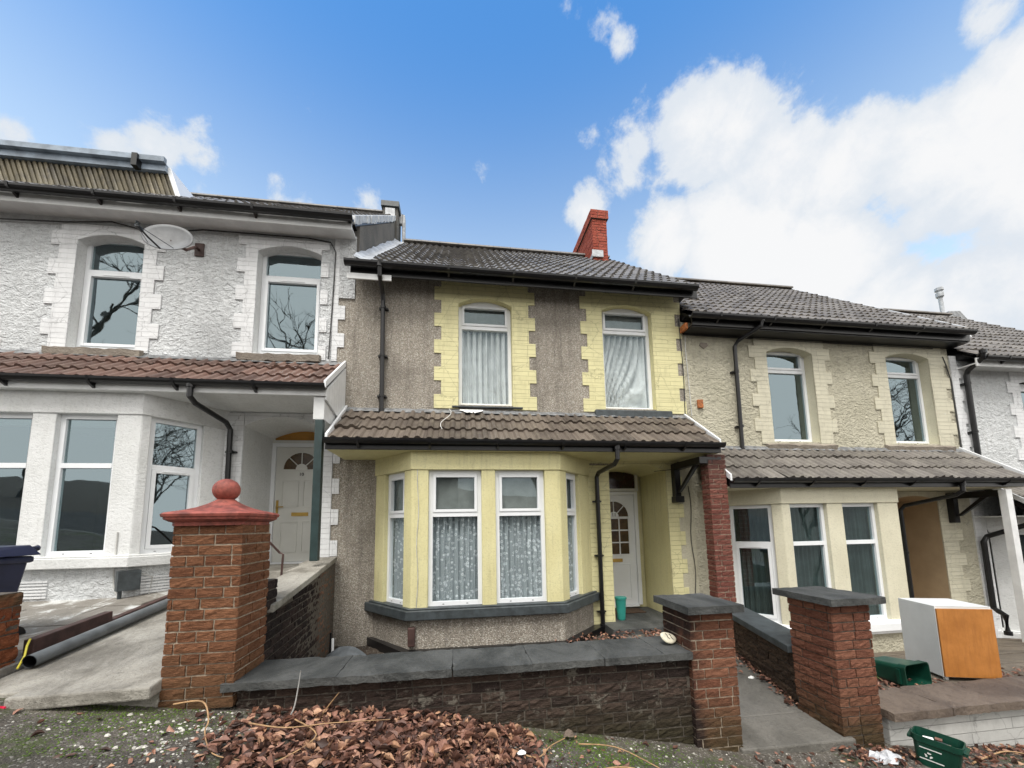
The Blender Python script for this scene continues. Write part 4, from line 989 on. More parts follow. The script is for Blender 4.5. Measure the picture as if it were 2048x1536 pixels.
# ===== far white house
def make_far():
    root = thing('terraced_house', 'white roughcast house at the right edge, beyond the cream one', 'house', (12.2, 9.0, -2.8))
    X0, X1 = 9.45, 15.0; dz = -.98
    w1 = (11.05, 11.95, .90, 2.62, .10); w2 = (13.5, 14.4, .9, 2.6, .1)
    mb = MB()
    panel(mb, F0, X0, X1, 0, 3.1, [w1, w2], 0, .18, M['white_render'], M['white_smooth'], 1.6)
    panel(mb, F0, X0, X1, -3., 0, [(9.75, 12.9, -2.0, -.25, 0)], 0, .2, M['white_smooth'], M['interior'], 2.0)
    link('wall', mb, root)
    for w in (w1, w2):
        q = MB().mat(M['white_brick']); quoin_surround(q, F0, w[0], w[1], w[2], w[3], w[4], 0, .85, 2.95, .2, .2, sh=1, th=.02); link('window_surround', q, root)
        window(root, F0, w[0] + .03, w[1] - .03, w[2], w[3], -.15, head=.06)
    roof_parts(root, 9.62, 15.0, 3.0, 'tile_grey', fascia='white', gx=(9.66, 15.1))
    q = MB().mat(M['white_brick']); z = -2.5; k = 0
    while z < 3.0:
        if not (0.9 < z < 1.1): q.fbox(F0, X0, X0 + (.26 if k % 2 else .16), 0, .02, z, z + .224)
        z += .225; k += 1
    link('corner_quoin', q, root)
    bay_parts(root, 10.4, 12.4, 9.78, 13.0, -2.05, -.28, -3., -.01, ('white_render', 'white_smooth'), ((10.55, 11.2), (11.45, 12.1)), ((.2, .8), (.2, .7)), None, (1, 1), styles=(2, 2, 2), sillm='white_smooth')
    canopy_parts(root, 9.46, 15.0, -1.02, 'tile_grey', 'white_smooth', fascia='white')
    downpipe(root, [(9.66, 5.52, 3.05), (9.67, 5.54, 2.94), (9.70, 5.78, 2.80), (9.70, 5.82, 2.72), (9.68, 5.82, .85)], [(9.695, 5.82, 2.55), (9.69, 5.82, 1.6)], r=.042)
    downpipe(root, [(9.74, 5.10, .10), (9.74, 5.3, -.12), (9.55, 5.80, -.36), (9.50, 5.82, -.45), (9.49, 5.82, -1.62), (9.40, 5.7, -1.66), (9.36, 5.6, -1.70), (9.36, 5.6, -2.0)], [], r=.042)
    ch = MB(); ch.mat(M['lead']); ch.hexa([(15.3, 9.4, 5.9), (16.4, 9.4, 5.9), (16.4, 10.3, 5.9), (15.3, 10.3, 5.9), (15.7, 9.6, 6.62), (16.15, 9.6, 6.66), (16.15, 10.1, 6.66), (15.7, 10.1, 6.62)])
    co = link('chimney', ch, root)
    fp = MB().mat(M['white_flash']); fp.tube([(15.95, 9.9, 6.6), (15.93, 9.9, 7.3)], .055, 12); fp.lathe(15.93, 9.9, [(.07, 7.28), (.10, 7.32), (.10, 7.45), (.04, 7.49), (.11, 7.53), (.11, 7.62), (.02, 7.65)], 12); link('chimney_pot', fp, co)
    return root
make_white(); make_yellow(); make_cream(); make_far()
# ------------------------------------------------------------------ ground
PX = [(-14, 1.0), (-8, -.25), (-4, -.86), (-2.47, -1.10), (-.07, -1.42), (2.2, -1.83), (3.5, -1.915), (5, -2.05), (9, -2.65), (16, -3.7)]
def gz(x, y=3.0):
    if x <= PX[0][0]: z = PX[0][1] + (PX[0][0] - x) * .18
    elif x >= PX[-1][0]: z = PX[-1][1] - (x - PX[-1][0]) * .16
    else:
        for (a, za), (b, zb) in zip(PX, PX[1:]):
            if a <= x <= b: z = za + (zb - za) * (x - a) / (b - a); break
    return z - (3.0 - y) * .015
def sheet(mb, x0, x1, y0, y1, nx, ny, fz, bump_=0.):
    vs = []
    for j in range(ny + 1):
        for i in range(nx + 1):
            x = x0 + (x1 - x0) * i / nx; y = y0 + (y1 - y0) * j / ny; vs.append((x, y, fz(x, y) + random.uniform(-bump_, bump_)))
    mb.raw(vs, [(j * (nx + 1) + i, j * (nx + 1) + i + 1, (j + 1) * (nx + 1) + i + 1, (j + 1) * (nx + 1) + i) for j in range(ny) for i in range(nx)])
mb = MB().mat(M['pave']); sheet(mb, -14, 16, -.6, 3.12, 300, 42, gz, .004); struct('pavement', mb, smooth=True)
mb = MB().mat(M['conc_dk']); sheet(mb, -14, 16, -.74, -.602, 60, 1, lambda x, y: gz(x, y)); struct('kerb', mb)
mb = MB().mat(M['conc_dk']); sheet(mb, -14, 16, -.741, -.74, 60, 1, lambda x, y: gz(x, y) - (0 if y > -.7405 else .16)); 
mb = MB().mat(M['road']); sheet(mb, -14, 16, -6.5, -.74, 60, 8, lambda x, y: gz(x, y) - .12); struct('road', mb)
def gg(x, y):
    s = max(-40, min(40, x)); z = gz(s, 0) - .5
    return z + (max(0, -y - 40) * .12)
mb = MB().mat(M['soil']); sheet(mb, -250, 250, -300, 200, 50, 50, gg); struct('ground', mb)

# ------------------------------------------------------------------ gardens and yards (hard surfaces)
def cyard(x, y): return -1.0 + (y - 3.0) * .105
mb = MB().mat(M['conc'])
mb.hexa([(-3.13, 3.0, -1.30), (-1.985, 3.0, -1.30), (-1.90, 5.62, -1.2), (-3.13, 5.62, -1.2), (-3.13, 3.0, -1.01), (-1.985, 3.0, -1.01), (-1.90, 5.62, -.73), (-3.13, 5.62, -.73)])
struct('concrete_path', mb, bevel=.01)
mb = MB().mat(M['conc']); mb.hexa([(-2.76, 2.88, -1.085), (-1.96, 2.88, -1.07), (-1.995, 3.22, -1.06), (-2.72, 3.28, -1.06), (-2.76, 2.88, -1.0), (-1.96, 2.88, -.99), (-1.995, 3.22, -.965), (-2.72, 3.28, -.965)])
tag(link('step_slab', mb, bevel=.012), 'thick pale concrete slab at the foot of the path to number 10', 'slab')
mb = MB().mat(M['flag'])
y = 3.0; row = 0
while y < 5.85:
    y2 = min(y + .62, 5.9); x = -7.4 + (row % 2) * .35
    while x < -3.16:
        x2 = min(x + .72, -3.15); z = -.96 + (y - 3) * .09 + random.uniform(-.006, .006)
        mb.hexa([(x, y, -1.5), (x2 - .012, y, -1.5), (x2 - .012, y2 - .012, -1.5), (x, y2 - .012, -1.5), (x, y, z), (x2 - .012, y, z + random.uniform(-.006, .006)), (x2 - .012, y2 - .012, z + .05), (x, y2 - .012, z + .05)])
        x = x2
    y = y2; row += 1
struct('flagstone_yard', mb, bevel=.006)
mb = MB().mat(M['soil']); sheet(mb, -1.9, 2.29, 3.3, 5.9, 50, 26, lambda x, y: -1.66, .012); struct('garden_bed', mb)
mb = MB().mat(M['conc_dk'])
mb.hexa([(2.22, 2.97, -2.1), (3.26, 2.97, -2.1), (3.26, 3.38, -2.1), (2.22, 3.38, -2.1), (2.22, 2.97, -1.80), (3.26, 2.97, -1.81), (3.26, 3.38, -1.775), (2.22, 3.38, -1.77)])
mb.hexa([(2.30, 3.385, -2.1), (3.45, 3.385, -2.1), (3.7, 5.455, -2.1), (2.30, 5.455, -2.1), (2.30, 3.385, -1.772), (3.45, 3.385, -1.777), (3.7, 5.455, -1.62), (2.30, 5.455, -1.60)])
struct('garden_path', mb, bevel=.012)
mb = MB().mat(M['stoneyard'])
y = 3.36; row = 0
while y < 5.88:
    y2 = min(y + .5, 5.9); x = 3.6 + (row % 2) * .2
    while x < 9.4:
        x2 = min(x + .62, 9.45); f = lambda yy: -1.715 - max(0, yy - 3.9) * .22
        mb.hexa([(x, y, -2.8), (x2 - .01, y, -2.8), (x2 - .01, y2 - .01, -2.8), (x, y2 - .01, -2.8), (x, y, f(y)), (x2 - .01, y, f(y) + random.uniform(-.008, .008)), (x2 - .01, y2 - .01, f(y2)), (x, y2 - .01, f(y2))])
        x = x2
    y = y2; row += 1
struct('stone_yard', mb)

# ------------------------------------------------------------------ garden walls and pillars
def coping(mb, x0, x1, y0, y1, z0, z1, n, mat='slate', axis='x'):
    mb.mat(M[mat]); L = (x1 - x0) if axis == 'x' else (y1 - y0)
    for i in range(n):
        a, b = i / n, (i + 1) / n; j = random.uniform(-.004, .004); g = .0015
        if axis == 'x': mb.box(x0 + L * a + g, x0 + L * b - g, y0 + j, y1 + j, z0 + j * .5, z1 + j)
# gate pillar with the red ball cap
P = thing('gate_pillar', 'tall brown brick gate pillar with red ball cap, left of the low front wall', 'pillar', (-1.76, 3.2, -1.25))
mb = MB(); brick_box(mb, -1.98, -1.53, 3.0, 3.42, -1.20, .045, 'brick_pillar', 'mortar', amp=.0045); link('shaft', mb, P)
cx, cy = -1.765, 3.20
mb = MB().mat(M['red_paint'])
def sq(r, z): return [(cx - r, cy - r * .93, z), (cx + r, cy - r * .93, z), (cx + r, cy + r * .93, z), (cx - r, cy + r * .93, z)]
lev = [(.235, .035), (.235, .06), (.25, .065), (.275, .08), (.278, .095), (.287, .10), (.292, .118), (.278, .13), (.21, .148), (.15, .170), (.105, .195), (.072, .218), (.05, .236)]
vs = []
for r, z in lev:
    for k in range(32):
        a = 2 * math.pi * (k + .5) / 32; c_, s_ = math.cos(a), math.sin(a); m_ = max(abs(c_), abs(s_))
        blend = min(1, max(0, (z - .13) / .09)); rr = r * ((1 - blend) / m_ + blend * 1.08)
        vs.append((cx + c_ * rr, cy + s_ * rr * .95, z))
nl = len(lev); mb.raw(vs, [(i * 32 + k, i * 32 + (k + 1) % 32, (i + 1) * 32 + (k + 1) % 32, (i + 1) * 32 + k) for i in range(nl - 1) for k in range(32)] + [tuple(range(31, -1, -1))])
link('cap', mb, P)
mb = MB().mat(M['red_paint']); zc, rb = .305, .09
mb.lathe(cx, cy, [(.002, zc - rb)] + [(rb * math.sin(math.pi * i / 16), zc - rb * .97 * math.cos(math.pi * i / 16)) for i in range(1, 16)] + [(.002, zc + rb * .97)], 28); link('finial', mb, P, smooth=True)

P = thing('gate_pillar', 'brick gate pillar with slate cap at the right end of the low front wall', 'pillar', (2.05, 3.2, -1.85))
mb = MB(); brick_box(mb, 1.86, 2.25, 3.0, 3.42, -1.86, -.735, 'brick_pillar_y', 'mortar', 'flr', amp=.0045); link('shaft', mb, P)
mb = MB().mat(M['slate']); rbox(mb, 1.80, 2.29, 2.91, 3.46, -.735, -.675); link('cap', mb, P)
P = thing('gate_pillar', 'free-standing brick gate pillar with slate cap beside the white block wall', 'pillar', (3.37, 3.22, -1.95))
mb = MB(); brick_box(mb, 3.18, 3.56, 3.0, 3.44, -1.96, -.735, 'brick_pillar_b', 'mortar_dark', 'flr', amp=.005); link('shaft', mb, P)
mb = MB().mat(M['slate']); rbox(mb, 3.12, 3.66, 2.93, 3.55, -.735, -.675); link('cap', mb, P)
# old stub pillar at the left edge
mb = MB(); brick_box(mb, -3.62, -3.19, 3.05, 3.38, -1.2, -.425, 'brick_old', 'mortar_dark', 'flr', amp=.010, course=.10, L=.3)
tag(link('brick_stub', mb), 'crumbling orange brick stub at the left edge, below the wheelie bin', 'brick stub')

P = thing('garden_wall', 'low sooty dark brick front wall with slate coping slabs', 'wall', (.15, 3.2, -1.5))
mb = MB(); mb.mat(M['mortar_dark']); mb.box(-1.52, 1.86, 3.052, 3.28, -1.95, -1.10)
for (a, b, zb) in ((-1.52, -.6, -1.4), (-.6, .5, -1.62), (.5, 1.86, -1.85)): pass
brick_face(mb, Fr(-1.525, 3.052), 0, 3.38, -1.925, -1.10, 'brick_wall', amp=.008); link('brickwork', mb, P)
mb = MB(); mb.mat(M['slate'])
xs = [-1.60, -.86, -.05, .55, 1.12, 1.62, 1.855]
for a, b in zip(xs, xs[1:]):
    j = random.uniform(-.003, .003); rbox(mb, a + .001, b - .001, 2.97 + j, 3.44 + j, -1.095 + j * .3, -1.04 + j, .003)
link('coping', mb, P)

P = thing('garden_wall', 'boundary wall running back from the red-capped pillar, damp-blackened brick', 'wall', (-1.75, 4.6, -1.5))
F = Fr(-1.56, 3.42, -.20, 2.44)
mb = MB(); mb.mat(M['mortar_dark'])
mb.hexa([(-1.85, 3.40, -1.8), (-1.568, 3.40, -1.8), (-1.748, 5.86, -1.8), (-1.98, 5.86, -1.8), (-1.85, 3.40, -.68), (-1.568, 3.40, -.68), (-1.748, 5.86, -.47), (-1.98, 5.86, -.47)])
def slope_bricks(mb, F, L, z0, zt0, zt1, mat):
    n = 16; 
    for k in range(n):
        a, b = L * k / n, L * (k + 1) / n
    brick_face(mb, F, 0, L, z0, zt0, mat, w=-.004)
    # wedge courses under the rising coping
    brick_face(mb, F, L * .30, L, zt0, zt0 + (zt1 - zt0) * .36, mat, w=-.004, course=.07)
    brick_face(mb, F, L * .66, L, zt0 + (zt1 - zt0) * .36, zt0 + (zt1 - zt0) * .7, mat, w=-.004, course=.07)
slope_bricks(mb, F, 2.44, -1.72, -.70, -.48, 'brick_side'); link('brickwork', mb, P)
mb = MB().mat(M['conc'])
for i in range(5):
    a, b = i / 5, (i + 1) / 5
    f = lambda t: (-1.52 - .20 * t, 3.50 + 2.36 * t, -.655 + .215 * t)
    (xa, ya, za), (xb, yb, zb) = f(a), f(b); yb -= .004; j = random.uniform(-.006, .006)
    mb.hexa([(xa - .38, ya, za - .03), (xa + j, ya, za - .03), (xb + j, yb, zb - .03), (xb - .32, yb, zb - .03), (xa - .38, ya, za + .035), (xa + j, ya, za + .035), (xb + j, yb, zb + .035), (xb - .32, yb, zb + .035)])
link('coping', mb, P, bevel=.008)
# stepped brick remains behind the pillar
mb = MB(); brick_box(mb, -1.84, -1.545, 3.42, 3.62, -.66, -.42, 'brick_side', 'mortar_dark', 'flr'); link('broken_course', mb, P)

P = thing('garden_wall', 'dark brick path wall with black slate coping, behind the free-standing pillar', 'wall', (3.6, 4.4, -1.9))
mb = MB().mat(M['mortar_dark']); mb.hexa([(3.218, 3.44, -2.1), (3.46, 3.44, -2.1), (3.90, 5.3, -2.1), (3.668, 5.3, -2.1), (3.218, 3.44, -1.28), (3.46, 3.44, -1.28), (3.90, 5.3, -1.22), (3.668, 5.3, -1.22)])
brick_face(mb, Fr(3.66, 5.3, -.45, -1.86), 0, 1.91, -1.86, -1.27, 'brick_path'); link('brickwork', mb, P)
mb = MB().mat(M['black_sill']); mb.hexa([(3.14, 3.45, -1.275), (3.50, 3.45, -1.275), (3.95, 5.29, -1.215), (3.60, 5.29, -1.215), (3.14, 3.45, -1.205), (3.50, 3.45, -1.205), (3.95, 5.29, -1.145), (3.60, 5.29, -1.145)]); link('coping', mb, P, bevel=.008)
mb = MB(); brick_box(mb, 3.64, 3.92, 5.12, 5.30, -1.15, .99, 'brick_column', 'mortar', 'flr', amp=.005); 
tag(link('brick_column', mb), 'slim red brick column holding up the canopy between the yellow and cream houses', 'column')

P = thing('garden_wall', 'low white painted block wall with brown slab coping at the right', 'wall', (6.0, 3.2, -2.1))
mb = MB().mat(M['white_block']); mb.box(3.66, 9.6, 3.03, 3.30, -2.8, -1.71); link('blockwork', mb, P, bevel=.006)
mb = MB().mat(M['brown_slab']); x = 3.64
while x < 9.5: rbox(mb, x, x + .596, 2.96 + random.uniform(-.006, .004), 3.40, -1.71, -1.64, .004); x += .6
link('coping', mb, P)

# ------------------------------------------------------------------ satellite dish
P = thing('satellite_dish', 'grey oval satellite dish fixed below the eaves of the white house', 'satellite dish', (-3.55, 5.9, 3.7))
axis = Vector((.08, -.85, .27)).normalized(); cc = Vector((-3.80, 5.22, 3.86)); rt = axis.cross(Vector((0, 0, 1))).normalized(); upv = rt.cross(axis).normalized()
rt, upv = (-rt * .985 + upv * -.17).normalized(), (upv * .985 - rt * .17).normalized()
mb = MB().mat(M['dish']); vs = []; nr, na = 8, 36
for side in (0, 1):
    for i in range(nr + 1):
        for k in range(na):
            r = i / nr; a = 2 * math.pi * k / na; dpt = -.055 * (1 - r * r) - side * .006
            vs.append(cc + rt * (.295 * r * math.cos(a)) + upv * (.24 * r * math.sin(a)) + axis * dpt)
o_ = (nr + 1) * na
fs = [(i * na + k, i * na + (k + 1) % na, (i + 1) * na + (k + 1) % na, (i + 1) * na + k) for i in range(nr) for k in range(na)]
fs += [(o_ + i * na + k, o_ + (i + 1) * na + k, o_ + (i + 1) * na + (k + 1) % na, o_ + i * na + (k + 1) % na) for i in range(nr) for k in range(na)]
fs += [(nr * na + k, nr * na + (k + 1) % na, o_ + nr * na + (k + 1) % na, o_ + nr * na + k) for k in range(na)]
mb.raw(vs, fs); link('reflector', mb, P, smooth=True)
mb = MB().mat(M['black']); a0 = cc - upv * .24 + rt * .02; l0 = cc + axis * .25 - upv * .20 - rt * .13
mb.tube([a0, a0.lerp(l0, .5) - upv * .01, l0], .011, 8); mb.tube([cc - upv * .18 - rt * .15, l0], .004, 6); mb.tube([cc - upv * .18 + rt * .15, l0], .004, 6); link('feed_arm', mb, P)
mb = MB().mat(M['black_sill']); mb.tube([l0 + upv * .045, l0 - axis * .01, l0 - axis * .09 + upv * .02], .024, 10); link('receiver', mb, P)
mb = MB().mat(M['rust']); mb.tube([cc - axis * .06, cc - axis * .12 + Vector((.10, .1, .02)), Vector((-3.84, 5.80, 4.16)), Vector((-3.84, 5.895, 4.18))], .02, 8); mb.box(-3.90, -3.78, 5.875, 5.897, 4.08, 4.28); link('bracket', mb, P)

# ------------------------------------------------------------------ handrail, pipe, steel beam, cord
mb = MB().mat(M['rust']); mb.tube([(-2.42, 4.6, .14), (-2.34, 4.78, .06), (-2.13, 5.0, -.28), (-2.09, 5.0, -.30), (-2.10, 5.0, -.60), (-2.10, 5.0, -.80)], .013, 8); mb.tube([(-2.42, 4.6, .14), (-2.42, 4.6, -.85)], .013, 8)
tag(link('handrail', mb), 'thin rusty metal handrail by the step of number 10', 'handrail')
mb = MB().mat(M['pipe']); p0, p1 = Vector((-3.06, 3.33, -.915)), Vector((-3.13, 5.15, -.725)); dv = (p1 - p0).normalized()
mb.tube([p0, p1], .046, 20, cap=False); mb.mat(M['black']); mb.tube([p0 + dv * .001, p1], .039, 20, cap=False); mb.mat(M['black']); mb.tube([p0 + dv * .25, p0 + dv * .26], .038, 20)
mb.mat(M['pipe']); mb.tube([p1 - dv * .12, p1], .052, 20)
tag(link('drain_pipe', mb, smooth=True), 'long grey plastic drain pipe lying along the concrete path', 'drain pipe')
mb = MB().mat(M['rust']); mb.hexa([(-3.27, 3.50, -.975), (-3.20, 3.50, -.975), (-3.24, 4.22, -.90), (-3.31, 4.22, -.90), (-3.27, 3.50, -.80), (-3.20, 3.50, -.80), (-3.24, 4.22, -.74), (-3.31, 4.22, -.74)])
mb.hexa([(-3.31, 4.22, -.90), (-3.24, 4.22, -.90), (-3.30, 5.3, -.78), (-3.35, 5.3, -.78), (-3.31, 4.22, -.82), (-3.24, 4.22, -.82), (-3.30, 5.3, -.70), (-3.35, 5.3, -.70)])
tag(link('steel_beam', mb, bevel=.006), 'rusty brown steel length lying beside the grey drain pipe', 'steel beam')
mb = MB().mat(M['yellow_cord']); mb.tube([(-3.20, 3.47, -.79), (-3.15, 3.40, -.82), (-3.12, 3.36, -.88), (-3.10, 3.30, -.95)], .007, 6)
tag(link('yellow_cord', mb, smooth=True), 'short bright yellow cord hanging off the steel beam end', 'cord')
# ------------------------------------------------------------------ wheelie bin
P = thing('wheelie_bin', 'navy blue wheelie bin with pointed lid, cut off by the left edge', 'wheelie bin', (-3.42, 3.62, -.95))
mb = MB().mat(M['navy']); bx, by = -4.03, 3.72
mb.hexa([(bx - .20, by - .22, -.90), (bx + .20, by - .22, -.90), (bx + .20, by + .22, -.90), (bx - .20, by + .22, -.90), (bx - .27, by - .30, -.20), (bx + .27, by - .30, -.20), (bx + .27, by + .28, -.20), (bx - .27, by + .28, -.20)])
mb.box(bx - .29, bx + .29, by - .32, by + .30, -.255, -.195); link('body', mb, P, bevel=.02)
mb = MB().mat(M['navy']); mb.hexa([(bx - .30, by - .34, -.19), (bx + .31, by - .34, -.19), (bx + .31, by + .33, -.19), (bx - .30, by + .33, -.19), (bx - .24, by - .27, -.12), (bx + .24, by - .27, -.12), (bx + .24, by + .30, -.10), (bx - .24, by + .30, -.10)])
mb.tube([(bx + .24, by - .3, -.15), (bx + .24, by + .36, -.13)], .02, 8); mb.tube([(bx - .24, by - .3, -.15), (bx - .24, by + .36, -.13)], .02, 8); mb.tube([(bx - .2, by + .38, -.16), (bx + .2, by + .38, -.16)], .018, 8)
link('lid', mb, P, bevel=.012)
for s in (-1, 1):
    mb = MB().mat(M['black']); mb.tube([(bx + s * .2, by + .24, -.88), (bx + s * .26, by + .24, -.88)], .09, 16); link('wheel', mb, P)
# ------------------------------------------------------------------ dumped cabinet
F = Fr(5.09, 3.60, .955, -.295)
P = thing('cupboard', 'dumped white cupboard with orange veneer door standing in the stone yard', 'cupboard', (5.4, 3.7, -1.72))
mb = MB().mat(M['white_board']); mb.fbox(F, 0, .018, -.47, 0, -1.68, -.955); mb.fbox(F, .497, .515, -.47, 0, -1.68, -.955); mb.fbox(F, .018, .497, -.47, -.002, -.975, -.957); mb.fbox(F, .018, .497, -.47, 0, -1.68, -1.66); mb.fbox(F, .018, .497, -.47, -.46, -1.66, -.975)
mb.fbox(F, 0, .515, -.47, 0, -.955, -.951); link('carcass', mb, P, bevel=.002)
mb = MB().mat(M['orange_wood']); mb.fbox(F, .004, .511, .002, .020, -1.672, -.975); link('door', mb, P, bevel=.002)
for u in (.03, .46):
    for w in (-.05, -.44): mb = MB().mat(M['white_board']); mb.fbox(F, u, u + .03, w, w + .03, -1.72, -1.68); link('leg', mb, P)
# ------------------------------------------------------------------ green recycling tubs
def tub(name, label, mw, L, Wd, H, junk, mark=False):
    P = thing(name, label, 'recycling box', mw.translation, 'green recycling boxes')
    mb = MB().mat(M['green_tub'])
    def rect(l, w, z, n=5, rad=.04):
        out = []
        for (sx, sy, a0) in ((1, 1, 0), (-1, 1, 90), (-1, -1, 180), (1, -1, 270)):
            for i in range(n + 1):
                a = math.radians(a0 + 90 * i / n); out.append((sx * (l / 2 - rad) + rad * math.cos(a), sy * (w / 2 - rad) + rad * math.sin(a), z))
        return out
    T = [rect(L * .80, Wd * .78, 0), rect(L * .80, Wd * .78, .004), rect(L * .92, Wd * .90, H * .72), rect(L * .93, Wd * .91, H * .80), rect(L * 1.0, Wd * 1.0, H * .82), rect(L * 1.0, Wd * 1.0, H), rect(L * .95, Wd * .94, H), rect(L * .90, Wd * .88, H * .75), rect(L * .77, Wd * .75, .012)]
    n = len(T[0]); vs = [mw @ Vector(p) for t in T for p in t]
    fs = [(i * n + k, i * n + (k + 1) % n, (i + 1) * n + (k + 1) % n, (i + 1) * n + k) for i in range(len(T) - 1) for k in range(n)] + [tuple(range(n - 1, -1, -1)), tuple(range((len(T) - 1) * n, len(T) * n))]
    mb.raw(vs, fs)
    for s in (-1, 1):     # hand holds
        c = [Vector((s * L * .50 + s * .0, y, z)) for y, z in ((-.07, H * .80), (.07, H * .80), (.07, H * .88), (-.07, H * .88))]
        mb.hexa([mw @ (q + Vector((s * dx, 0, 0))) for dx in (0, .02) for q in (c if True else c)])
    link('tub', mb, P)
    if mark:
        mk_ = MB().mat(M['paper'])
        ysurf = lambda z: -Wd / 2 * (.78 + (.90 - .78) * z / (H * .72)) - .003
        for (a, b, z) in ((-.09, .03, H * .64), (-.09, .04, H * .30)): mk_.raw([mw @ Vector(p) for p in ((a, ysurf(z), z), (b, ysurf(z), z), (b, ysurf(z + .008), z + .008), (a, ysurf(z + .008), z + .008))], [(0, 1, 2, 3)])
        for k in range(3):
            a = math.radians(90 + 120 * k); cxx, czz = -.04, H * .46
            p = [(cxx + math.cos(a + d) * r, czz + math.sin(a + d) * r) for d, r in ((-.75, .024), (.25, .024), (.55, .017), (.25, .010), (-.75, .013))]
            mk_.raw([mw @ Vector((u, ysurf(z), z)) for u, z in p], [(0, 1, 2, 3, 4)])
        link('printed_mark', mk_, P)
    if junk:
        jb = MB()
        for i in range(26):
            jb.mat(M[random.choice(['paper', 'brown_slab', 'orange_wood', 'leaf', 'stone', 'yellow_cord' if i == 3 else 'black_sill'])])
            c = Vector((random.uniform(-.36, .36) * L, random.uniform(-.3, .3) * Wd, H * .74 + random.uniform(-.02, .03))); r = random.uniform(.012, .035); e = Matrix.Rotation(random.random() * 3, 3, 'Z') @ Matrix.Rotation(random.uniform(-.6, .6), 3, 'X')
            jb.hexa([mw @ (c + e @ Vector((sx * r, sy * r * .6, sz * r * .25))) for sz in (-1, 1) for sx, sy in ((-1, -1), (1, -1), (1, 1), (-1, 1))])
        q = tag(link('rubbish', jb), 'loose wrappers and scraps filling the upright green box', 'rubbish')
    return P
mw = Matrix.Translation((3.71, 2.74, -1.955)) @ Matrix.Rotation(math.radians(-62), 4, 'Z') @ Matrix.Rotation(math.radians(4), 4, 'Y')
tub('recycling_box', 'upright green recycling box full of rubbish on the pavement, bottom right', mw, .28, .19, .245, True, True)
zax = Vector((.14, -.98, .05)).normalized(); yax = Vector((0, 0, 1)); yax = (yax - zax * yax.dot(zax)).normalized(); xax = yax.cross(zax)
rotm = Matrix((xax, yax, zax)).transposed().to_4x4()
tub('recycling_box', 'empty green recycling box lying on its side next to the cupboard', Matrix.Translation((4.55, 3.80, -1.60)) @ rotm, .37, .23, .34, False)
# ------------------------------------------------------------------ small things
mb = MB().mat(M['teal']); mb.lathe(2.555, 5.98, [(.055, -1.52), (.062, -1.5), (.085, -1.20), (.095, -1.195), (.095, -1.17), (.085, -1.17)], 20)
tag(link('caddy', mb), 'small teal plastic caddy on the porch step of number 11', 'caddy')
mb = MB().mat(M['mat']); mb.box(2.62, 3.16, 6.34, 6.66, -1.519, -1.503); tag(link('doormat', mb, bevel=.004), 'brown coir doormat in front of door number 11', 'doormat')
# number stone
P = thing('number_stone', 'pale oval stone with a dark painted 11 on the wall coping by the pillar', 'stone', (1.78, 3.20, -1.04))
mb = MB().mat(M['paper']); cs = Vector((1.78, 3.20, -.985)); vs = []; na, nb = 20, 10
tilt = Matrix.Rotation(math.radians(38), 3, 'X') @ Matrix.Rotation(math.radians(12), 3, 'Y')
for j in range(nb + 1):
    for i in range(na):
        a = 2 * math.pi * i / na; b = math.pi * j / nb - math.pi / 2; k = 1 + .05 * math.sin(3 * a + 1)
        vs.append(cs + tilt @ Vector((.075 * k * math.cos(a) * math.cos(b) ** .6 if math.cos(b) > 0 else 0, .056 * k * math.sin(a) * (max(0, math.cos(b)) ** .6), .018 * math.sin(b))))
mb.mat(m_plain('painted_pale_stone', (.62, .58, .45), .7, .15, 30)); mb.mats.pop(0); mb.cur = 0
mb.raw(vs, [(j * na + i, j * na + (i + 1) % na, (j + 1) * na + (i + 1) % na, (j + 1) * na + i) for j in range(nb) for i in range(na)]); link('stone', mb, P, smooth=True)
mb = MB().mat(M['dark_number'])
for s in (-.02, .016): mb.tube([cs + tilt @ Vector((s - .006, .028, .018)), cs + tilt @ Vector((s + .002, .008, .0195)), cs + tilt @ Vector((s - .001, -.008, .0195)), cs + tilt @ Vector((s + .012, -.026, .018))], .0032, 6)
link('numeral', mb, P)
# slate flakes lying in the bed near the yellow house
mb = MB().mat(M['glove'])
pts = [(-1.56, 5.0), (-1.52, 5.12), (-1.36, 5.17), (-1.16, 5.12), (-1.03, 5.0), (-1.08, 4.93), (-1.52, 4.92)]
vs = []
for i in range(9):
    for j in range(5):
        u, v = i / 8, j / 4; x = -1.56 + .52 * u; hgt = -1.60 + .19 * math.sin(math.pi * min(1, .12 + u * .88)) ** .7 * (v ** .8); vs.append((x, 4.72 + .30 * v + .03 * math.sin(5 * u), hgt + random.uniform(-.006, .006)))
mb.raw(vs, [(i * 5 + j, (i + 1) * 5 + j, (i + 1) * 5 + j + 1, i * 5 + j + 1) for i in range(8) for j in range(4)])
mb.raw([(v[0], v[1] + .02, v[2] - .012) for v in vs], [(i * 5 + j, i * 5 + j + 1, (i + 1) * 5 + j + 1, (i + 1) * 5 + j) for i in range(8) for j in range(4)])
tag(link('slate_slab', mb), 'bent dark grey slate or rubber sheet slumped against the pebbledash', 'slate')
mb = MB().mat(M['upvc']); mb.tube([(-1.55, 5.2, -1.6), (-1.55, 5.2, -1.36)], .016, 10); mb.mat(M['black']); mb.box(-1.585, -1.562, 5.19, 5.22, -1.6, -1.29)
tag(link('pipe_stub', mb), 'short white pipe stub with dark strap rising beside the slumped slate', 'pipe')
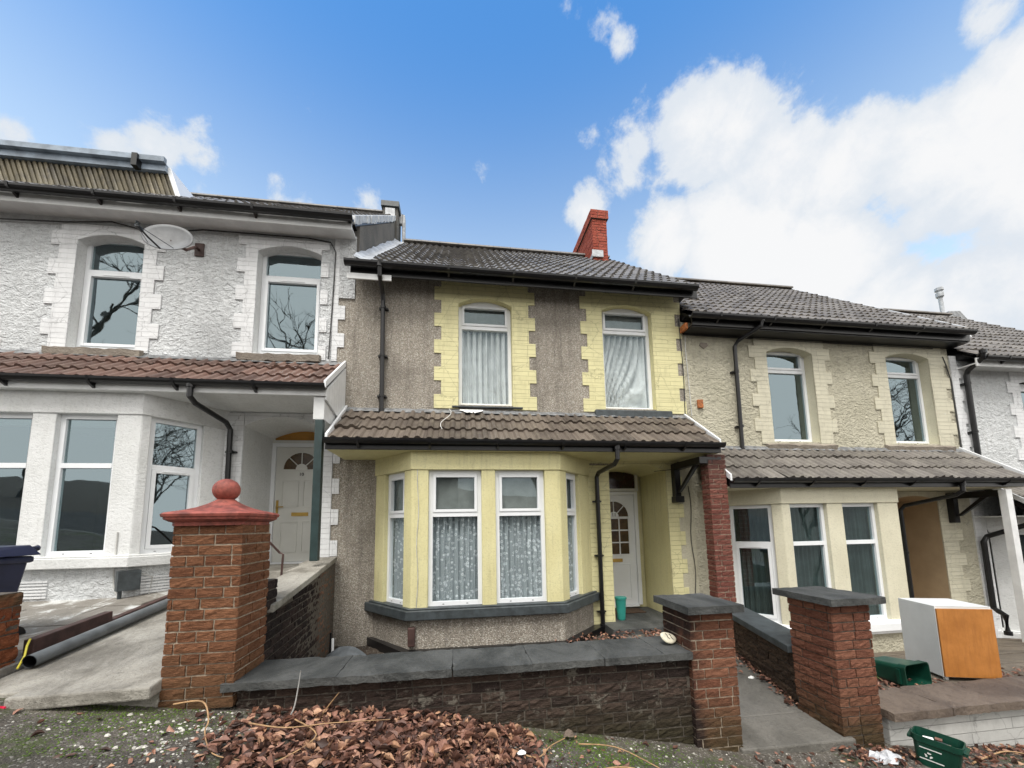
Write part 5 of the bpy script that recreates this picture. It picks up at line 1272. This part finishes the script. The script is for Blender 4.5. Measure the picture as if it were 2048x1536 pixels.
# pink cloth, paper, bag
def crumple(name, label, cat, c, r, mat, n=9, flat=.4, seed=1, stretchx=1.):
    random.seed(seed); mb = MB().mat(M[mat]); vs = []
    for j in range(n + 1):
        for i in range(n + 1):
            u, v = i / n * 2 - 1, j / n * 2 - 1; k = 1 - .25 * (abs(u) * abs(v)); rim = max(abs(u), abs(v))
            vs.append((c[0] + u * r * stretchx * k + random.uniform(-.12, .12) * r, c[1] + v * r * .6 * k + random.uniform(-.1, .1) * r, c[2] + r * flat * (1 - rim) + abs(random.gauss(0, .17)) * r * (1.1 - rim * .6)))
    mb.raw(vs, [(j * (n + 1) + i, j * (n + 1) + i + 1, (j + 1) * (n + 1) + i + 1, (j + 1) * (n + 1) + i) for j in range(n) for i in range(n)])
    return tag(link(name, mb), label, cat)
crumple('cloth', 'bright pink-red crumpled cloth on the ground, bottom left corner', 'cloth', (-2.82, 2.86, -1.10), .13, 'pink', flat=.45)
crumple('plastic_bag', 'torn white plastic bag on leaves beside the upright green box', 'plastic bag', (3.36, 2.84, -1.90), .13, 'plastic', n=7, flat=.30, seed=4)
crumple('paper_litter', 'small crumpled white paper lying by the path wall behind the pillar', 'litter', (3.20, 4.05, -1.73), .035, 'paper', 5, .8, 2)
crumple('paper_litter', 'white scrap of paper in the leaf pile in front of the dark wall', 'litter', (.40, 2.63, -1.47), .03, 'paper', 4, .6, 3)
crumple('cardboard_scrap', 'torn brown cardboard scrap leaning on the mossy ground below the low wall', 'litter', (.80, 2.93, -1.55), .045, 'brown_slab', 4, .9, 5)
random.seed(11)
# ------------------------------------------------------------------ dead stems
def stem(label, pts, r, mat='twig', name='twig'):
    P_ = [Vector(p) for p in pts]; out = []
    for i in range(len(P_) - 1):
        p0, p1, p2, p3 = P_[max(i - 1, 0)], P_[i], P_[i + 1], P_[min(i + 2, len(P_) - 1)]
        for k in range(5):
            t = k / 5; out.append(.5 * ((2 * p1) + (p2 - p0) * t + (2 * p0 - 5 * p1 + 4 * p2 - p3) * t * t + (3 * p1 - p0 - 3 * p2 + p3) * t ** 3))
    out.append(P_[-1]); mb = MB().mat(M[mat]); mb.tube(out, r, 6, taper=r * .45); return tag(link(name, mb, smooth=True), label, 'twig')
def G(x, y, h=0.): return (x, y, gz(x, y) + h)
stem('pale curling stem crossing the chippings below the red-capped pillar', [G(-1.86, 2.95, .05), G(-1.66, 2.9, .10), G(-1.56, 2.80, .04), G(-1.52, 2.7, .02), G(-1.36, 2.5, .02), G(-1.18, 2.45, .02)], .006)
stem('frost-white upright stem with feathery tip in front of the coping', [G(-1.14, 2.88, .0), (-1.08, 2.85, -1.18), (-1.05, 2.83, -1.04), (-1.035, 2.82, -.93)], .006, 'cable_w', 'dead_stem')
stem('short bent brown stem rising from the leaf pile', [G(-.95, 2.9, .0), (-.88, 2.88, -1.2), (-.80, 2.86, -1.10)], .006)
stem('long thin stem lying across the left of the leaf pile', [G(-1.3, 2.75, .06), G(-1.05, 2.66, .09), G(-.8, 2.72, .10), G(-.45, 2.78, .11)], .005)
stem('looping stem at the front left of the leaves', [G(-1.05, 2.8, .07), G(-.85, 2.6, .09), G(-.95, 2.45, .05), G(-1.1, 2.32, .04), G(-1.2, 2.3, .03)], .005)
stem('forked pale stem on the moss right of the leaf pile', [G(.35, 2.70, .02), G(.50, 2.62, .03), G(.62, 2.75, .04), G(.75, 2.85, .05)], .006)
stem('long pale stem over the moss below the low wall', [G(.75, 2.42, .02), G(.9, 2.55, .03), G(1.15, 2.6, .03), G(1.42, 2.45, .02)], .007)
stem('thin arched stem at the foot of the low wall', [G(.85, 2.85, .02), G(1.1, 2.8, .05), G(1.3, 2.65, .04), G(1.48, 2.5, .01)], .005)
stem('straight dry stem lying in front of the path step', [G(1.85, 2.5, .01), G(2.1, 2.62, .02), G(2.3, 2.75, .02)], .007)
stem('dry cane lying against the white block wall, right of the green box', [G(4.05, 2.75, .02), G(4.35, 2.83, .03), G(4.6, 2.85, .05), G(4.9, 2.75, .03)], .008)
# ------------------------------------------------------------------ leaves
LEAFW = [0, .34, .56, .60, .50, .34, .16, 0]
def leaf(mb, c, s, rx, rz, tilt_, curl):
    E_ = Matrix.Rotation(rz, 3, 'Z') @ Matrix.Rotation(rx, 3, 'X') @ Matrix.Rotation(tilt_, 3, 'Y')
    vs = []; bend = random.uniform(-.5, .9) * curl; tw = random.uniform(-.6, .6); c = Vector(c)
    for i, wd in enumerate(LEAFW):
        u = -1 + 2 * i / 7; w = wd * random.uniform(.82, 1.12)
        for v in (-1, -.5, 0, .5, 1):
            vv = v * w * (1 - .28 * abs(curl) * abs(v)); h = abs(curl) * v * v * w * 1.1 * (1 if curl > 0 else -1) + bend * u * u * .5 + tw * u * vv * .5 + random.uniform(-.035, .035) * (abs(v))
            vs.append(c + E_ @ Vector((u * s, vv * s, h * s)))
    mb.rv = random.random()
    mb.raw(vs, [(i * 5 + k, i * 5 + k + 1, i * 5 + k + 6, i * 5 + k + 5) for i in range(7) for k in range(4)])
def leaves(name, pts, smin, smax, wild=1., label='fallen dead brown leaves'):
    mb = MB().mat(M['leaf'])
    for (x, y, z, up) in pts:
        leaf(mb, (x, y, z), random.uniform(smin, smax), random.gauss(0, .42 * wild), random.uniform(0, 6.28), random.gauss(0, .36 * wild), random.choice((-1, 1, 1)) * random.uniform(.2, 1.5))
    o = link(name, mb, smooth=True); o['kind'] = 'stuff'; o['label'] = label; return o
pts = []
while len(pts) < 2500:
    x, y = random.uniform(-1.75, .62), random.uniform(2.05, 3.02)
    cx_ = -.45; d = max(0, 1 - ((x - cx_) / 1.05) ** 2 * 1.0 - ((y - 2.72) / .60) ** 2 * .8)
    if random.random() > d ** .6 + .02: continue
    h = .07 * d ** .8 * (1 if x < .1 else .6); pts.append((x, y, gz(x, y) + random.random() ** .6 * h + .008, 0))
leaves('leaf_litter', pts, .014, .048, .75, label='drift of dead brown leaves in front of the low dark wall')
pts = []
for _ in range(2600):
    x, y = random.gauss(-.45, .62), random.gauss(2.62, .24)
    if y > 3.02 or x < -1.7: continue
    d = max(0, 1 - ((x + .45) / 1.05) ** 2 - ((y - 2.72) / .60) ** 2 * .8); pts.append((x, y, gz(x, y) + .06 * d ** .8 * random.random() + .006, 0))
leaves('leaf_litter', pts, .004, .014, 1.6, 'broken leaf crumbs among the drift')
pts = []
for _ in range(26):
    x, y = random.gauss(-.5, .35), random.gauss(2.55, .13); pts.append((x, y, gz(x, y) + .07 + random.uniform(0, .03), 0))
leaves('leaf_litter', pts, .04, .058, .8, 'largest curled leaves on top of the drift by the low wall')
pts = []
for _ in range(300): x = random.uniform(2.25, 4.2); y = random.uniform(2.0, 2.96); pts.append((x, y, gz(x, y) + random.uniform(.005, .03), 0))
for _ in range(520): x = random.uniform(3.0, 5.4); y = 2.98 - abs(random.gauss(0, .16)); pts.append((x, y, gz(x, y) + random.uniform(.005, .04), 0))
for _ in range(160): x = random.uniform(-3, 2.2); y = random.uniform(1.9, 3.0); pts.append((x, y, gz(x, y) + .008, 0))
leaves('leaf_litter', pts, .012, .035, .7, 'thin scatter of dead leaves across the pavement')
pts = []
for _ in range(700): pts.append((random.uniform(1.25, 3.3), random.uniform(4.4, 5.45), -1.62 + random.uniform(0, .06) + .03, 0))
for _ in range(120): pts.append((random.uniform(-1.6, -.8), random.uniform(4.4, 5.1), -1.63 + random.uniform(0, .04), 0))
for _ in range(260): 
    t = random.random(); pts.append((3.24 + .4 * t + .0 - abs(random.gauss(0, .07)), 3.4 + 1.8 * t, -1.76 + .14 * t + random.uniform(0, .02), 0))
for _ in range(240): x = random.uniform(3.7, 5.0); pts.append((x, random.uniform(3.36, 3.9), -1.70 + random.uniform(0, .02), 0))
for _ in range(60): pts.append((random.uniform(5.6, 6.3), random.uniform(3.4, 3.7), -1.70 + random.uniform(0, .02), 0))
leaves('leaf_litter', pts, .014, .034, label='dead leaves blown into the gardens behind the walls')
# chippings
mb = MB().mat(M['pebble'])
def peb(x, y, z, r):
    an = random.random() * 6; P_ = []
    for zz in (0, 1):
        for k in range(5): rr = r * random.uniform(.7, 1.2) * (1 if zz == 0 else .6); P_.append((x + rr * math.cos(an + k * 1.257), y + rr * math.sin(an + k * 1.257) * .8, z + zz * r * .55))
    mb.rv = random.random(); mb.raw(P_, [(5, 6, 7, 8, 9)] + [(k, (k + 1) % 5, 5 + (k + 1) % 5, 5 + k) for k in range(5)])
for _ in range(190): x, y = random.gauss(-1.62, .26), random.gauss(2.72, .16); peb(x, min(y, 2.98), gz(x, min(y, 2.98)), random.uniform(.004, .022) * random.random() ** .5)
for _ in range(420): x, y = random.uniform(-3.2, 4.2), random.uniform(1.85, 2.98); peb(x, y, gz(x, y), random.uniform(.002, .008))
for _ in range(70): x, y = random.uniform(.3, 2.1), random.uniform(2.4, 2.98); peb(x, y, gz(x, y), random.uniform(.004, .014))
for _ in range(60): peb(random.uniform(-3.1, -2.0), random.gauss(5.0, .25), -.77, random.uniform(.004, .02))
o = link('chippings', mb); o['kind'] = 'stuff'; o['label'] = 'scattered pale stone and paint chippings'
# moss: tiny tufts
mb = MB().mat(m_plain('bright_moss', (.07, .115, .014), .9, .5, 25, 1, 150))
for _ in range(6000):
    x, y = random.gauss(*random.choice(((.92, .16), (.98, .2), (1.4, .25), (-2.1, .2), (-1.9, .3)))), random.uniform(2.45, 3.0)
    if random.random() < .45 and y < 2.7: continue
    z = gz(x, y) + .001; r = random.uniform(.002, .007); an = random.random() * 6; P_ = [(x + r * math.cos(an + k * 1.05), y + r * math.sin(an + k * 1.05), z) for k in range(6)] + [(x, y, z + r * .7)]
    mb.raw(P_, [(k, (k + 1) % 6, 6) for k in range(6)])
o = link('moss', mb); o['kind'] = 'stuff'; o['label'] = 'bright green moss on the pavement edge'
# weeds by the green box
mb = MB().mat(M['green_plant'])
for _ in range(60):
    x, y = random.gauss(3.95, .10), random.gauss(3.55, .06); leaf(mb, (x, y, -1.66 + random.uniform(0, .10)), random.uniform(.02, .04), random.gauss(0, .7), random.random() * 6, random.gauss(0, .6), .3)
tag(link('weed', mb), 'yellow-green weed growing between the slate-capped pillar and the fallen green box', 'weed')

# ------------------------------------------------------------------ across the street (seen in the window reflections)
def bare_tree(label, x, y, z, h, seed):
    random.seed(seed); root = thing('bare_tree', label, 'tree', (x, y, z), 'bare trees across the road')
    tr = MB().mat(M['bark']); br = MB().mat(M['bark'])
    def grow(p, d, L, r, depth, mb):
        q = p; pts = [p]
        for i in range(4):
            d = (d + Vector((random.gauss(0, .12), random.gauss(0, .12), random.gauss(.02, .08)))).normalized(); q = q + d * L / 4; pts.append(q)
        mb.tube(pts, r, 5 if depth > 1 else 3, False, r * .6)
        if depth == 0: return
        for _ in range(3 if depth > 1 else 4):
            nd = (d + Vector((random.gauss(0, .55), random.gauss(0, .55), random.gauss(.05, .35)))).normalized()
            grow(pts[random.randint(2, 4)], nd, L * random.uniform(.6, .82), r * .58, depth - 1, br)
    grow(Vector((x, y, z)), Vector((0, 0, 1)), h * .3, h * .014, 0, tr); grow(Vector((x, y, z + h * .28)), Vector((.1, 0, 1)), h * .28, h * .010, 5, br)
    grow(Vector((x, y, z + h * .24)), Vector((-.5, .2, .8)), h * .26, h * .008, 5, br)
    link('trunk', tr, root); link('crown', br, root)
for i, (x, y, h, l) in enumerate(((-8.5, -10, 15, 'tall bare tree across the road, reflected in the left upstairs windows'), (4.5, -7.5, 12.5, 'bare tree across the road opposite the yellow-trimmed house'), (-2.5, -13, 15, 'tallest bare tree across the road'), (9.0, -7, 13, 'bare tree across the road, reflected in the cream house windows'), (-21, -11, 18, 'bare tree furthest uphill across the road'), (21, -10, 15, 'bare tree downhill across the road, mirrored in the cream house upstairs'), (29, -10, 17, 'bare tree furthest downhill across the road'))):
    bare_tree(l, x, y, gz(x, 0) - .6, h, 20 + i)
random.seed(5)
P = thing('terraced_house', 'plain grey rendered house across the road, behind the bare trees', 'house', (-7, -19, 0))
mb = MB().mat(M['grey_render']); mb.box(-14, 0, -24, -17, -3, 4.6); mb.mat(M['tile_dark']); mb.extx([(-16.7, 4.6), (-20.5, 7.3), (-24.3, 4.6)], -14.2, .2); link('wall', mb, P)
for x in (-12.5, -9.5, -6, -3): window(P, Fr(0, -17, -1, 0), -x - .5, -x + .5, 1.8, 3.4, 0.01)
